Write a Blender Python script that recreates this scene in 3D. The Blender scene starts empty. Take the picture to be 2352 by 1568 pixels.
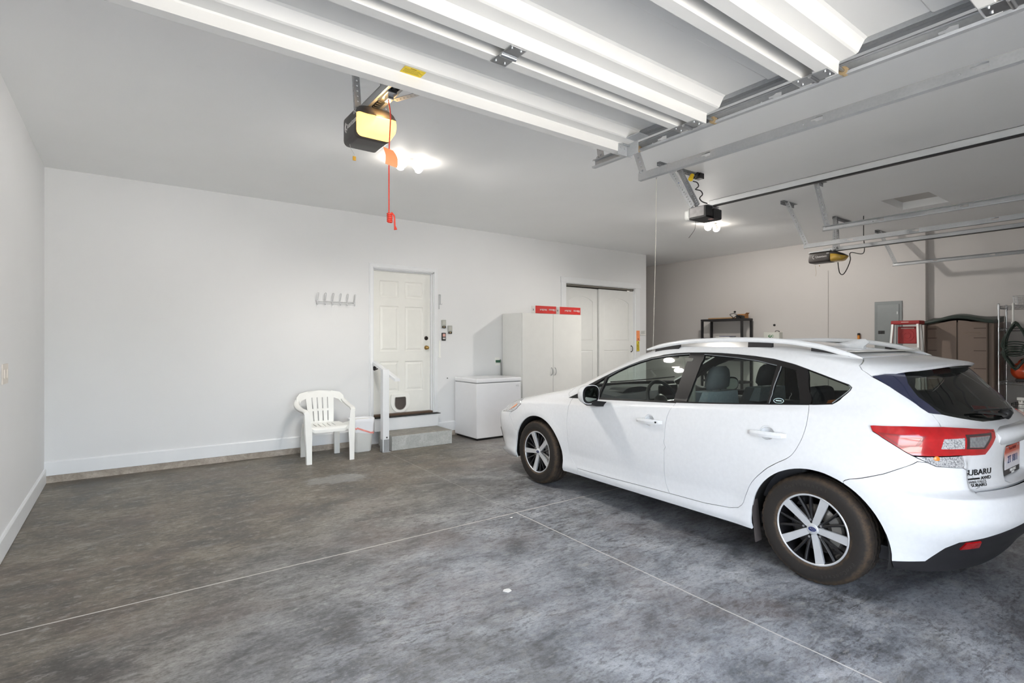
import bpy, bmesh, math, random
import numpy as np
from mathutils import Vector, Matrix
from mathutils.geometry import delaunay_2d_cdt
random.seed(7)
SC = bpy.context.scene
COL = SC.collection
PI = math.pi
rad = math.radians

# ---------------------------------------------------------------- materials
def srgb(c):
    if isinstance(c, str):
        c = c.lstrip('#'); c = [int(c[i:i+2], 16) / 255 for i in (0, 2, 4)]
    return tuple((x / 12.92 if x <= .04045 else ((x + .055) / 1.055) ** 2.4) for x in c) + (1,)

class N:
    """small node-tree helper"""
    def __init__(s, name):
        s.m = bpy.data.materials.new(name); s.m.use_nodes = True
        s.t = s.m.node_tree; s.n = s.t.nodes; s.l = s.t.links
        s.b = s.n['Principled BSDF']; s.o = s.n['Material Output']
    def new(s, typ, **kw):
        x = s.n.new(typ)
        for k, v in kw.items(): setattr(x, k, v)
        return x
    def link(s, a, b): s.l.new(a, b)
    def set(s, **kw):
        for k, v in kw.items():
            s.b.inputs[k.replace('_', ' ')].default_value = v
    def coords(s, kind='Object', scale=(1, 1, 1)):
        c = s.new('ShaderNodeTexCoord'); mp = s.new('ShaderNodeMapping')
        mp.inputs['Scale'].default_value = scale
        s.link(c.outputs[kind], mp.inputs['Vector']); return mp.outputs['Vector']
    def noise(s, vec, scale, detail=3, rough=.55, dist=0):
        x = s.new('ShaderNodeTexNoise'); x.inputs['Scale'].default_value = scale
        x.inputs['Detail'].default_value = detail; x.inputs['Roughness'].default_value = rough
        x.inputs['Distortion'].default_value = dist
        s.link(vec, x.inputs['Vector']); return x.outputs['Fac']
    def ramp(s, fac, stops, interp='LINEAR'):
        x = s.new('ShaderNodeValToRGB'); x.color_ramp.interpolation = interp
        e = x.color_ramp.elements
        while len(e) < len(stops): e.new(.5)
        for k, (p, c) in enumerate(stops):
            e[k].position = p; e[k].color = c if len(c) == 4 else srgb(c)
        s.link(fac, x.inputs['Fac']); return x.outputs['Color']
    def mix(s, fac, a, b, mode='MIX'):
        x = s.new('ShaderNodeMix', data_type='RGBA', blend_type=mode)
        for sock, v in ((x.inputs[0], fac), (x.inputs[6], a), (x.inputs[7], b)):
            if hasattr(v, 'links'): s.link(v, sock)
            else: sock.default_value = v
        return x.outputs[2]
    def math(s, op, a, b=None, clamp=False):
        x = s.new('ShaderNodeMath', operation=op); x.use_clamp = clamp
        for i, v in enumerate((a, b)):
            if v is None: continue
            if hasattr(v, 'links'): s.link(v, x.inputs[i])
            else: x.inputs[i].default_value = v
        return x.outputs[0]
    def bump(s, h, strength=.2, dist=.01):
        x = s.new('ShaderNodeBump'); x.inputs['Strength'].default_value = strength
        x.inputs['Distance'].default_value = dist
        s.link(h, x.inputs['Height']); s.link(x.outputs['Normal'], s.b.inputs['Normal'])

MATS = {}
def mat(name, col, rough=.5, metal=0, coat=0, var=.04, scale=9, bump=0, bscale=120, spec=.5, emit=None, estr=0):
    """principled material with a little procedural variation"""
    if name in MATS: return MATS[name]
    n = N(name); c = srgb(col)
    n.set(Roughness=rough, Metallic=metal)
    n.b.inputs['Coat Weight'].default_value = coat
    n.b.inputs['Coat Roughness'].default_value = .06
    n.b.inputs['Specular IOR Level'].default_value = spec
    v = n.coords('Object')
    if var:
        f = n.noise(v, scale, 4)
        lo = tuple(max(0, x * (1 - var)) for x in c[:3]) + (1,)
        hi = tuple(min(1, x * (1 + var)) for x in c[:3]) + (1,)
        n.link(n.ramp(f, [(.3, lo), (.7, hi)]), n.b.inputs['Base Color'])
    else: n.b.inputs['Base Color'].default_value = c
    if bump: n.bump(n.noise(v, bscale, 3), bump, .003)
    if emit:
        n.b.inputs['Emission Color'].default_value = srgb(emit); n.b.inputs['Emission Strength'].default_value = estr
    MATS[name] = n.m
    return n.m

# ---------------------------------------------------------------- objects
def thing(name, loc, label, cat, group=None, rz=0):
    o = bpy.data.objects.new(name, None); o.empty_display_size = .1
    COL.objects.link(o); o.location = loc; o.rotation_euler = (0, 0, rz)
    o['label'] = label; o['category'] = cat
    if group: o['group'] = group
    o['_w'] = [float(x) for x in loc]
    return o
def tag(o, label, cat, group=None):
    o['label'] = label; o['category'] = cat
    if group: o['group'] = group
    return o
def structure(o):
    o['kind'] = 'structure'; return o
def children(o): return [c for c in bpy.data.objects if c.parent == o]
def copy_tree(o, parent=None):
    c = o.copy(); COL.objects.link(c)
    if parent is not None: c.parent = parent
    for ch in children(o): copy_tree(ch, c)
    return c

def frame(o, x, y=None):
    """matrix whose local X runs along x, local Y near y"""
    x = Vector(x).normalized(); y = Vector(y if y is not None else (0, 0, 1))
    z = x.cross(y)
    if z.length < 1e-6: z = x.cross(Vector((0, 1, 0)))
    z.normalize(); y = z.cross(x)
    M = Matrix((x, y, z)).transposed().to_4x4(); M.translation = Vector(o); return M

class MB:
    """collects shapes into one mesh"""
    def __init__(s): s.v = []; s.f = []; s.mi = []; s.sm = []; s.cn = {}
    def add(s, vs, fs, mi=0, smooth=False, M=None):
        b = len(s.v)
        if M is not None: vs = [M @ Vector(v) for v in vs]
        s.v += [tuple(v) for v in vs]
        for f in fs:
            s.f.append(tuple(i + b for i in f)); s.mi.append(mi); s.sm.append(smooth)
        return s
    def bm(s, bm, mi=0, smooth=False, M=None):
        bm.verts.ensure_lookup_table(); bm.verts.index_update()
        s.add([v.co.copy() for v in bm.verts], [[v.index for v in f.verts] for f in bm.faces], mi, smooth, M)
        bm.free(); return s
    def box(s, x0, x1, y0, y1, z0, z1, bev=0, mi=0, seg=2, M=None):
        bm = bmesh.new(); bmesh.ops.create_cube(bm, size=1)
        for v in bm.verts:
            v.co = ((x0 + x1) / 2 + v.co.x * (x1 - x0), (y0 + y1) / 2 + v.co.y * (y1 - y0), (z0 + z1) / 2 + v.co.z * (z1 - z0))
        if bev:
            bmesh.ops.bevel(bm, geom=bm.edges[:] , offset=bev, segments=seg, affect='EDGES', profile=.5, clamp_overlap=True)
        return s.bm(bm, mi, False, M)
    def cyl(s, p0, p1, r0, r1=None, n=16, caps=True, mi=0, smooth=True):
        r1 = r0 if r1 is None else r1
        p0 = Vector(p0); p1 = Vector(p1); M = frame(p0, p1 - p0); L = (p1 - p0).length
        vs = [(0, r0 * math.cos(2*PI*i/n), r0 * math.sin(2*PI*i/n)) for i in range(n)] + [(L, r1 * math.cos(2*PI*i/n), r1 * math.sin(2*PI*i/n)) for i in range(n)]
        s.add(vs, [(i, (i+1) % n, n + (i+1) % n, n + i) for i in range(n)], mi, smooth, M)
        if caps:
            s.add(vs[:n], [tuple(range(n))[::-1]], mi, False, M); s.add(vs[n:], [tuple(range(n))], mi, False, M)
        return s
    def lathe(s, prof, o=(0, 0, 0), axis=(0, 0, 1), n=32, mi=0, smooth=True, a0=0, a1=2*PI, ref=None):
        """profile of (radius, height) turned about axis"""
        M = frame(o, axis, ref); k = len(prof); full = abs(a1 - a0 - 2*PI) < 1e-6
        m = n if full else n + 1
        vs = [(h, r * math.cos(a0 + (a1-a0)*j/n), r * math.sin(a0 + (a1-a0)*j/n)) for j in range(m) for r, h in prof]
        fs = []
        for j in range(n):
            j2 = (j + 1) % m
            for i in range(k - 1):
                fs.append((j*k+i, j*k+i+1, j2*k+i+1, j2*k+i))
        return s.add(vs, fs, mi, smooth, M)
    def tube(s, pts, r, n=8, mi=0, closed=False, caps=True, smooth=True):
        pts = [Vector(p) for p in pts]; k = len(pts)
        rr = r if isinstance(r, (list, tuple)) else [r] * k
        T = []
        for i in range(k):
            a = pts[(i-1) % k] if (closed or i > 0) else pts[i]
            b = pts[(i+1) % k] if (closed or i < k-1) else pts[i]
            T.append((b - a).normalized())
        up = Vector((0, 0, 1)) if abs(T[0].z) < .9 else Vector((1, 0, 0))
        nn = (up - T[0] * up.dot(T[0])).normalized(); vs = []
        for i in range(k):
            nn = nn - T[i] * nn.dot(T[i])
            nn = nn.normalized() if nn.length > 1e-6 else T[i].orthogonal().normalized()
            bb = T[i].cross(nn)
            for j in range(n):
                a = 2*PI*j/n
                vs.append(pts[i] + (nn * math.cos(a) + bb * math.sin(a)) * rr[i])
        fs = []
        for i in range(k if closed else k - 1):
            i2 = (i + 1) % k
            for j in range(n): fs.append((i*n+j, i*n+(j+1) % n, i2*n+(j+1) % n, i2*n+j))
        s.add(vs, fs, mi, smooth)
        if caps and not closed:
            s.add(vs[:n], [tuple(range(n))[::-1]], mi); s.add(vs[-n:], [tuple(range(n))], mi)
        return s
    def sweep(s, secs, mi=0, smooth=True, closed_sec=True, caps=True, closed_path=False):
        """loft through a list of equal-length sections (lists of points)"""
        n = len(secs[0]); k = len(secs); vs = [p for sec in secs for p in sec]; fs = []
        for i in range(k if closed_path else k - 1):
            i2 = (i + 1) % k
            for j in range(n if closed_sec else n - 1):
                fs.append((i*n+j, i*n+(j+1) % n, i2*n+(j+1) % n, i2*n+j))
        s.add(vs, fs, mi, smooth)
        if caps and closed_sec and not closed_path:
            s.add(secs[0], [tuple(range(n))[::-1]], mi); s.add(secs[-1], [tuple(range(n))], mi)
        return s
    def prism(s, poly, t, M, mi=0, holes=(), smooth=False):
        """flat polygon in local XY with optional holes, thickness t along local Z (0..t)"""
        tri, pts = cdt(poly, holes)
        a = [(p[0], p[1], 0) for p in pts]; b = [(p[0], p[1], t) for p in pts]
        s.add(a, [f[::-1] for f in tri], mi, smooth, M); s.add(b, tri, mi, smooth, M)
        for lp in [poly] + list(holes):
            if area2(lp) < 0: lp = lp[::-1]
            hole = lp is not poly and lp in [h if area2(h) > 0 else h[::-1] for h in holes]
            n = len(lp); vs = [(p[0], p[1], 0) for p in lp] + [(p[0], p[1], t) for p in lp]
            fs = [(i, (i+1) % n, n+(i+1) % n, n+i) for i in range(n)]
            if hole: fs = [f[::-1] for f in fs]
            s.add(vs, fs, mi, smooth, M)
        return s
    def text(s, string, size, M, depth=.001, mi=0, align='CENTER', shear=0, space=1, bold=0):
        cu = bpy.data.curves.new('txt', 'FONT'); cu.body = string; cu.size = size
        cu.align_x = align; cu.align_y = 'CENTER'; cu.extrude = depth / 2; cu.shear = shear; cu.space_character = space
        cu.resolution_u = 3
        o = bpy.data.objects.new('txt', cu); COL.objects.link(o)
        dg = bpy.context.evaluated_depsgraph_get(); me = o.evaluated_get(dg).to_mesh()
        for dx in ((-bold, bold) if bold else (0,)):
            s.add([v.co + Vector((dx, 0, abs(dx)*.02)) for v in me.vertices], [tuple(p.vertices) for p in me.polygons], mi, False, M)
        o.evaluated_get(dg).to_mesh_clear(); bpy.data.objects.remove(o); bpy.data.curves.remove(cu)
        return s
    def build(s, name, mats, parent=None, local=False, kind=None):
        me = bpy.data.meshes.new(name)
        off = Vector((0, 0, 0))
        if parent is not None and not local:
            p = parent
            while p.parent is not None: p = p.parent
            off = Vector(p['_w']) if '_w' in p else Vector(p.location)
        me.from_pydata([tuple(Vector(v) - off) for v in s.v], [], s.f)
        for m in (mats if isinstance(mats, (list, tuple)) else [mats]): me.materials.append(m)
        me.polygons.foreach_set('material_index', s.mi); me.polygons.foreach_set('use_smooth', s.sm)
        me.update()
        o = bpy.data.objects.new(name, me); COL.objects.link(o)
        if parent is not None: o.parent = parent
        if kind: o['kind'] = kind
        return o

def area2(p): return sum(p[i][0]*p[(i+1) % len(p)][1] - p[(i+1) % len(p)][0]*p[i][1] for i in range(len(p)))
def inside(pt, poly):
    x, y = pt; c = False; n = len(poly); j = n - 1
    for i in range(n):
        xi, yi = poly[i][0], poly[i][1]; xj, yj = poly[j][0], poly[j][1]
        if (yi > y) != (yj > y) and x < (xj-xi)*(y-yi)/(yj-yi)+xi: c = not c
        j = i
    return c
def cdt(poly, holes=(), extra=(), eps=1e-7):
    vs = []; es = []
    for lp in [poly] + list(holes):
        b = len(vs); n = len(lp); vs += [Vector((p[0], p[1])) for p in lp]
        es += [(b+i, b+(i+1) % n) for i in range(n)]
    vs += [Vector((p[0], p[1])) for p in extra]
    r = delaunay_2d_cdt(vs, es, [], 0, eps)
    pts = [(p.x, p.y) for p in r[0]]; tri = []
    for f in r[2]:
        c = (sum(pts[i][0] for i in f)/len(f), sum(pts[i][1] for i in f)/len(f))
        if inside(c, poly) and not any(inside(c, h) for h in holes):
            f = list(f)
            if area2([pts[i] for i in f]) < 0: f = f[::-1]
            tri.append(tuple(f))
    return tri, pts
def circ(cx, cy, r, n=12, ry=None): return [(cx + r*math.cos(2*PI*i/n), cy + (ry or r)*math.sin(2*PI*i/n)) for i in range(n)]
def rrect(x0, x1, y0, y1, r, n=5):
    out = []
    for cx, cy, a in ((x1-r, y1-r, 0), (x0+r, y1-r, PI/2), (x0+r, y0+r, PI), (x1-r, y0+r, 1.5*PI)):
        out += [(cx + r*math.cos(a+PI/2*i/n), cy + r*math.sin(a+PI/2*i/n)) for i in range(n+1)]
    return out
def arc(c, r, a0, a1, n): return [(c[0]+r*math.cos(a0+(a1-a0)*i/n), c[1]+r*math.sin(a0+(a1-a0)*i/n)) for i in range(n+1)]
def smooth_path(pts, n=8, closed=False):
    pts = [Vector(p) for p in pts]; out = []; k = len(pts)
    for i in range(k if closed else k-1):
        p0 = pts[(i-1) % k] if closed or i > 0 else pts[i]; p1 = pts[i]; p2 = pts[(i+1) % k]
        p3 = pts[(i+2) % k] if closed or i < k-2 else p2
        for j in range(n):
            t = j / n
            out.append(.5*((2*p1)+(p2-p0)*t+(2*p0-5*p1+4*p2-p3)*t*t+(3*p1-p0-3*p2+p3)*t**3))
    if not closed: out.append(pts[-1])
    return out
def XZ(x, y, z):   # local X -> world X, local Y -> world Z, local Z -> world -Y (towards the camera side), for things on the back wall
    return Matrix(((1, 0, 0, x), (0, 0, -1, y), (0, 1, 0, z), (0, 0, 0, 1)))
def YZ(x, y, z):   # local X -> world -Y, local Y -> world Z, local Z -> world -X, for things on the right wall
    return Matrix(((0, 0, -1, x), (-1, 0, 0, y), (0, 1, 0, z), (0, 0, 0, 1)))

# ---------------------------------------------------------------- room materials
def wall_mat(name, col):
    n = N(name); v = n.coords('Object'); c = srgb(col)
    f = n.noise(v, .8, 4)
    lo = tuple(x*.965 for x in c[:3]) + (1,)
    base = n.ramp(f, [(.3, lo), (.7, c)])
    # faint scuffs near the bottom of the wall
    sc = n.noise(n.coords('Object', (1, 1, 6)), 2.2, 6, .7)
    scm = n.ramp(sc, [(.66, (0, 0, 0, 1)), (.8, (1, 1, 1, 1))])
    base = n.mix(n.math('MULTIPLY', scm, .10), base, srgb('#8f8a84'))
    n.link(base, n.b.inputs['Base Color']); n.set(Roughness=.62)
    n.b.inputs['Specular IOR Level'].default_value = .35
    n.bump(n.noise(v, 60, 4, .6), .10, .004)
    return n.m
M_WALL = wall_mat('white_wall_paint', '#e2e3e4')
M_WALLR = wall_mat('dimmed_white_wall_paint', '#d2cecb')  # same white paint, with the right bay's dim light put into the colour
M_CEIL = wall_mat('ceiling_paint', '#f6f7f7')
MATS['ceil'] = M_CEIL
M_TRIM = mat('white_trim_paint', '#e4e6e8', .35, var=.015)
M_DOOR = mat('cream_door_paint', '#e8e8e3', .38, var=.015)
M_CLOSET = mat('closet_door_paint', '#dfe0de', .42, var=.015)

def concrete_floor():
    n = N('stained_concrete'); v = n.coords('Object')
    big = n.noise(v, .55, 5, .6, .3); mid = n.noise(n.coords('Object', (1, 1.5, 1)), 1.9, 9, .70, .35); fine = n.noise(n.coords('Object', (4, 11, 1)), 2.6, 7, .68, .8)
    grain = n.noise(v, 90, 4, .7)
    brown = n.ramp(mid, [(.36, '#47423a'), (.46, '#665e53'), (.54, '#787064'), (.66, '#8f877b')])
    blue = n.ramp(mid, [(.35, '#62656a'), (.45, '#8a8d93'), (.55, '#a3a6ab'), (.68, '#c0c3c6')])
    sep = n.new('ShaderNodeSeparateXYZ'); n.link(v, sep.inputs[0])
    # stain mottling with painted light: bluer skylight by the doors, browner lamp light behind
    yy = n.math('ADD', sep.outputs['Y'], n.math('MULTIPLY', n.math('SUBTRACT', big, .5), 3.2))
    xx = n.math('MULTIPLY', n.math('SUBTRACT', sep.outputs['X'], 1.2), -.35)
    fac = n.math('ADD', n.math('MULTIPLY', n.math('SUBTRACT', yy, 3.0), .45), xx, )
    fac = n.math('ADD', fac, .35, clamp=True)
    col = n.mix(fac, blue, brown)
    # streaks left by the trowel
    st = n.ramp(fine, [(.38, (0, 0, 0, 1)), (.48, (1, 1, 1, 1))])
    patch = n.ramp(n.noise(v, 1.3, 4, .6), [(.40, (.15, .15, .15, 1)), (.60, (1, 1, 1, 1))])
    col = n.mix(n.math('MULTIPLY', n.math('MULTIPLY', n.math('SUBTRACT', 1.0, st), patch), .62), col, srgb('#3a3735'))
    fleck = n.ramp(n.noise(n.coords('Object', (6, 15, 1)), 5.0, 6, .75), [(.34, (1, 1, 1, 1)), (.43, (0, 0, 0, 1))])
    col = n.mix(n.math('MULTIPLY', n.math('MULTIPLY', fleck, patch), .55), col, srgb('#37332f'))
    chip = n.ramp(n.noise(v, 16, 4, .7), [(.70, (0, 0, 0, 1)), (.74, (1, 1, 1, 1))])
    col = n.mix(n.math('MULTIPLY', chip, .30), col, srgb('#cfccc6'))
    speck = n.noise(n.coords('Object', (1, 1.8, 1)), 26, 10, .78)
    col = n.mix(n.math('MULTIPLY', n.ramp(speck, [(.36, (1, 1, 1, 1)), (.50, (0, 0, 0, 1))]), .55), col, srgb('#3b3835'))
    col = n.mix(n.math('MULTIPLY', n.ramp(speck, [(.54, (0, 0, 0, 1)), (.64, (1, 1, 1, 1))]), .30), col, srgb('#c4c1bc'))
    flake = n.noise(n.coords('Object', (1.2, 2.6, 1)), 7, 10, .72, .3)
    col = n.mix(n.math('MULTIPLY', n.ramp(flake, [(.40, (1, 1, 1, 1)), (.46, (0, 0, 0, 1))]), .40), col, srgb('#403c39'))
    col = n.mix(n.math('MULTIPLY', n.ramp(flake, [(.57, (0, 0, 0, 1)), (.61, (1, 1, 1, 1))]), .30), col, srgb('#b7b4ae'))
    # rusty and dark oily blotches
    rust = n.ramp(n.noise(v, .9, 6, .68, .3), [(.50, (0, 0, 0, 1)), (.64, (1, 1, 1, 1))])
    col = n.mix(n.math('MULTIPLY', rust, .30), col, srgb('#79645a'))
    oil = n.ramp(n.noise(v, .8, 8, .7, .4), [(.34, (1, 1, 1, 1)), (.46, (0, 0, 0, 1))])
    col = n.mix(n.math('MULTIPLY', oil, .55), col, srgb('#46423e'))
    col = n.mix(n.math('MULTIPLY', n.ramp(grain, [(.35, (1, 1, 1, 1)), (.5, (0, 0, 0, 1))]), .22), col, srgb('#4c4946'))
    light = n.ramp(n.noise(n.coords('Object', (1, 2.2, 1)), 3.0, 8, .75, .6), [(.56, (0, 0, 0, 1)), (.68, (1, 1, 1, 1))])
    col = n.mix(n.math('MULTIPLY', light, .32), col, srgb('#b5b2ac'))
    # a pale spill in front of the chair
    def blot(cx, cy, rx, ry):
        dx = n.math('DIVIDE', n.math('SUBTRACT', sep.outputs['X'], cx), rx)
        dy = n.math('DIVIDE', n.math('SUBTRACT', sep.outputs['Y'], cy), ry)
        d = n.math('SQRT', n.math('ADD', n.math('MULTIPLY', dx, dx), n.math('MULTIPLY', dy, dy)))
        d = n.math('ADD', d, n.math('MULTIPLY', n.math('SUBTRACT', n.noise(v, 7, 5, .7), .5), 1.6))
        return n.math('SUBTRACT', 1.0, n.ramp(d, [(.75, (0, 0, 0, 1)), (1.0, (1, 1, 1, 1))]))
    col = n.mix(n.math('MULTIPLY', blot(1.78, 5.5, .34, .20), .34), col, srgb('#aeb0b0'))
    col = n.mix(n.math('MULTIPLY', blot(2.75, 5.2, .38, .16), .35), col, srgb('#4a4743'))
    # saw-cut joints filled with pale dust
    wob = n.math('MULTIPLY', n.math('SUBTRACT', n.noise(v, 6, 2), .5), .008)
    def joint(expr, half): return n.math('LESS_THAN', n.math('ABSOLUTE', n.math('ADD', expr, wob)), half)
    j1 = joint(n.math('SUBTRACT', sep.outputs['Y'], 3.541), .0055)
    j2e = n.math('SUBTRACT', n.math('SUBTRACT', sep.outputs['X'], 2.523), n.math('MULTIPLY', sep.outputs['Y'], .0295))
    j2 = n.math('MULTIPLY', joint(j2e, .0045), n.math('ADD', .25, n.math('LESS_THAN', sep.outputs['Y'], 3.54), clamp=True))
    j3 = joint(n.math('SUBTRACT', sep.outputs['X'], 5.85), .0045)
    jj = n.math('MAXIMUM', j1, n.math('MAXIMUM', j2, j3))
    col = n.mix(n.math('MULTIPLY', jj, .85), col, srgb('#d8d4cd'))
    n.link(col, n.b.inputs['Base Color'])
    rr = n.ramp(mid, [(.3, (.36, .36, .36, 1)), (.7, (.55, .55, .55, 1))])
    n.link(rr, n.b.inputs['Roughness'])
    n.b.inputs['Specular IOR Level'].default_value = .45
    n.bump(n.math('ADD', n.math('MULTIPLY', fine, .5), n.math('MULTIPLY', speck, .5)), .35, .006)
    return n.m
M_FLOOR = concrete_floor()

def rough_concrete(name, a, b, c):
    n = N(name); v = n.coords('Object')
    f = n.noise(v, 7, 6, .7, .8); g = n.noise(v, 70, 4, .7)
    col = n.ramp(f, [(.3, a), (.5, b), (.7, c)])
    col = n.mix(n.math('MULTIPLY', n.ramp(g, [(.35, (1, 1, 1, 1)), (.5, (0, 0, 0, 1))]), .3), col, srgb('#6f6a63'))
    n.link(col, n.b.inputs['Base Color']); n.set(Roughness=.85); n.bump(g, .3, .004); return n.m
M_CURB = rough_concrete('rough_curb_concrete', '#8f867b', '#a89e93', '#c3b9ae')
M_STEP = rough_concrete('grey_step_concrete', '#a3a5a2', '#b1b3b0', '#c2c4c1')
M_STEPTOP = rough_concrete('worn_step_concrete', '#7f7d78', '#918e88', '#a19e97')
M_DRIVE = rough_concrete('driveway_concrete', '#b5b2ab', '#c2bfb8', '#cfccc6')

def galv(name, lo, hi, rough=.38, metal=.85):
    n = N(name); v = n.coords('Object')
    w = n.new('ShaderNodeTexVoronoi'); w.inputs['Scale'].default_value = 90; n.link(v, w.inputs['Vector'])
    f = n.math('ADD', n.math('MULTIPLY', w.outputs['Distance'], .22), n.math('MULTIPLY', n.noise(v, 5, 3), .8))
    n.link(n.ramp(f, [(.1, lo), (.9, hi)]), n.b.inputs['Base Color'])
    n.set(Roughness=rough, Metallic=metal); return n.m
M_GALV = galv('galvanised_steel', '#a3a5a7', '#bfc1c3', .42, .55)
M_GALVD = galv('dull_galvanised_steel', '#85878a', '#a2a4a6', .5, .5)
M_CHROME = mat('chrome', '#d5d6d8', .14, 1, var=.02)
M_BRIGHT = mat('bright_plated_steel', '#dfe0e2', .3, .6, var=.03)
M_STEEL = mat('brushed_steel', '#b9bbbd', .3, 1, var=.05)
M_BLACKP = mat('black_plastic', '#1c1c1d', .42, var=.1, scale=20)
M_BLACKM = mat('black_painted_metal', '#17161a', .45, var=.1)
M_RUBBER = mat('black_rubber', '#191918', .75, var=.12, scale=30, bump=.2)
M_WHITEP = mat('white_plastic', '#f0f0ec', .36, var=.015)
M_WHITEE = mat('white_enamel', '#edeef1', .25, coat=.3, var=.01)
M_LAMINATE = mat('white_laminate', '#e4e4e1', .38, var=.015)
M_BRASS = mat('antique_brass', '#a98a52', .28, 1, var=.1)
M_BRONZE = mat('dark_bronze', '#2d2723', .35, .8, var=.1)
M_DOORSTEEL = mat('white_door_steel', '#cbcac7', .4, var=.02, scale=3)
M_RED = mat('red_cord', '#d8402f', .6, var=.08, scale=60)
M_REDCARD = mat('red_cardboard', '#c9251f', .5, var=.05)
M_ORANGE = mat('orange_card', '#f59a66', .6, var=.05)
M_YELLOW = mat('yellow_card', '#e2c530', .6, var=.12, scale=60)
M_PAPER = mat('white_paper', '#eceae6', .7, var=.03)
M_DARKTXT = mat('black_ink', '#1a1818', .6, var=0)
M_WHITETXT = mat('white_ink', '#f2f0ee', .55, var=0)

# ---------------------------------------------------------------- room shell (camera stands at x=0, y=0; back wall at y=7.06)
CZ = 3.18; WB = 7.06; XL = -.665; XR = 9.87
def S_(o): return structure(o)
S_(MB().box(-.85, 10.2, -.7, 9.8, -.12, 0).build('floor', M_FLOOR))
S_(MB().box(-14, 20, -16, -.7, -.14, -.02).build('ground_driveway', M_DRIVE))
HX0, HX1, HY0, HY1 = 7.60, 8.35, 2.125, 2.615
MB_ = MB().prism([(-.85, -.7), (10.2, -.7), (10.2, 9.8), (-.85, 9.8)], .12, Matrix.Translation((0, 0, CZ)), holes=[[(HX0, HY0), (HX1, HY0), (HX1, HY1), (HX0, HY1)]])
S_(MB_.build('ceiling', M_CEIL))
ht = MB()
ht.box(HX0-.02, HX1+.02, HY0-.02, HY1+.02, CZ+.095, CZ+.125)
S_(ht.build('trim_3', mat('hatch_panel_paint', '#c9c6c2', .6)))
# back wall with the house-door and closet openings
DX0, DX1, DZ0, DZ1 = 2.76, 3.71, .385, 2.455
KX0, KX1, KZ1 = 6.338, 8.194, 2.48
wb = MB()
wb.prism([(-.85, 0), (DX0, 0), (DX0, DZ1), (DX1, DZ1), (DX1, 0), (KX0, 0), (KX0, KZ1), (KX1, KZ1), (KX1, 0), (8.524, 0), (8.524, CZ), (-.85, CZ)], -.14, XZ(0, WB, 0))
wb.box(DX0-.02, DX1+.02, WB+.001, WB+.14, 0, DZ0-.002)
S_(wb.build('wall_back', M_WALL))
S_(MB().box(DX0-.1, DX1+.1, WB+.20, WB+.24, 0, 2.7).box(KX0-.1, KX1+.1, WB+.30, WB+.34, 0, 2.7).build('wall_behind_doors', mat('dark_void', '#3a3632', .9)))
S_(MB().box(-.80, XL, -.7, WB, 0, CZ).build('wall_left', M_WALL))
S_(MB().box(XR, 10.2, 2.80, 9.8, 0, CZ).box(XR+.12, 10.2, -.7, 2.80, 0, CZ).build('wall_right', M_WALLR))
S_(MB().box(8.40, 8.524, WB+.14, 9.8, 0, CZ).build('wall_recess', M_WALLR))
S_(MB().box(8.524, XR, 9.60, 9.8, 0, CZ).build('wall_far', M_WALLR))
S_(MB().prism([(-.85, 0), (-.50, 0), (-.50, 2.36), (2.46, 2.36), (2.46, 0), (10.2, 0), (10.2, CZ), (-.85, CZ)], -.15, XZ(0, -.70, 0)).build('wall_front', M_WALL))
# curb and baseboards
S_(MB().box(XL, DX0-.05, WB-.012, WB, 0, .072).box(DX1+.05, KX0-.12, WB-.012, WB, 0, .072).build('trim_1', M_CURB))
bb = MB(); prof = [(0, .074), (-.016, .074), (-.016, .205), (-.010, .215), (0, .218)]
for a, b in ((XL, 2.705), (3.756, 6.214)):
    bb.sweep([[(x, WB + p[0], p[1]) for p in prof] for x in (a, b)], smooth=False)
S_(bb.build('baseboard_back', M_TRIM))
bl = MB(); prof = [(0, .004), (.016, .004), (.016, .135), (.010, .148), (0, .150)]
bl.sweep([[(XL + p[0], y, p[1]) for p in prof] for y in (-.5, WB-.014)], smooth=False)
S_(bl.build('baseboard_left', M_TRIM))

# ---------------------------------------------------------------- house door
def casing(name, x0, x1, z0, z1, w, head, y=WB):
    m = MB(); pr = [(0, 0), (0, .018), (.008, .018), (w*.45, .013), (w-.012, .013), (w-.006, .007), (w, .007), (w, 0)]
    # left, head, right as mitred sections of one profile (offset outward, thickness)
    secs = []
    for (x, z, sx, sz) in ((x0, z0, -1, 0), (x0, z1, -1, 1), (x1, z1, 1, 1), (x1, z0, 1, 0)):
        secs.append([(x + sx*p[0], y - p[1], z + sz*p[0]*(head/w)) for p in pr])
    m.sweep(secs, smooth=False); return S_(m.build(name, M_TRIM))
casing('trim_2', DX0, DX1, DZ0-.045, DZ1, .055, .06)
dj = MB()   # jambs and stops
dj.box(DX1-.014, DX1, WB-.004, WB+.13, DZ0, DZ1).box(DX0, DX0+.014, WB-.004, WB+.13, DZ0, DZ1).box(DX0, DX1, WB-.004, WB+.13, DZ1-.014, DZ1)
dj.box(DX1-.028, DX1-.014, WB+.035, WB+.075, DZ0, DZ1-.014).box(DX0, DX1, WB+.035, WB+.075, DZ1-.028, DZ1-.014)
S_(dj.build('door_frame_1', M_TRIM))
door = MB(); dx0, dx1, dz0, dz1, dy = 2.776, 3.682, .40, 2.430, WB+.085
door.box(dx0, dx1, dy, dy+.045, dz0, dz1, .002)
W = dx1 - dx0; Hh = dz1 - dz0
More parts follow.
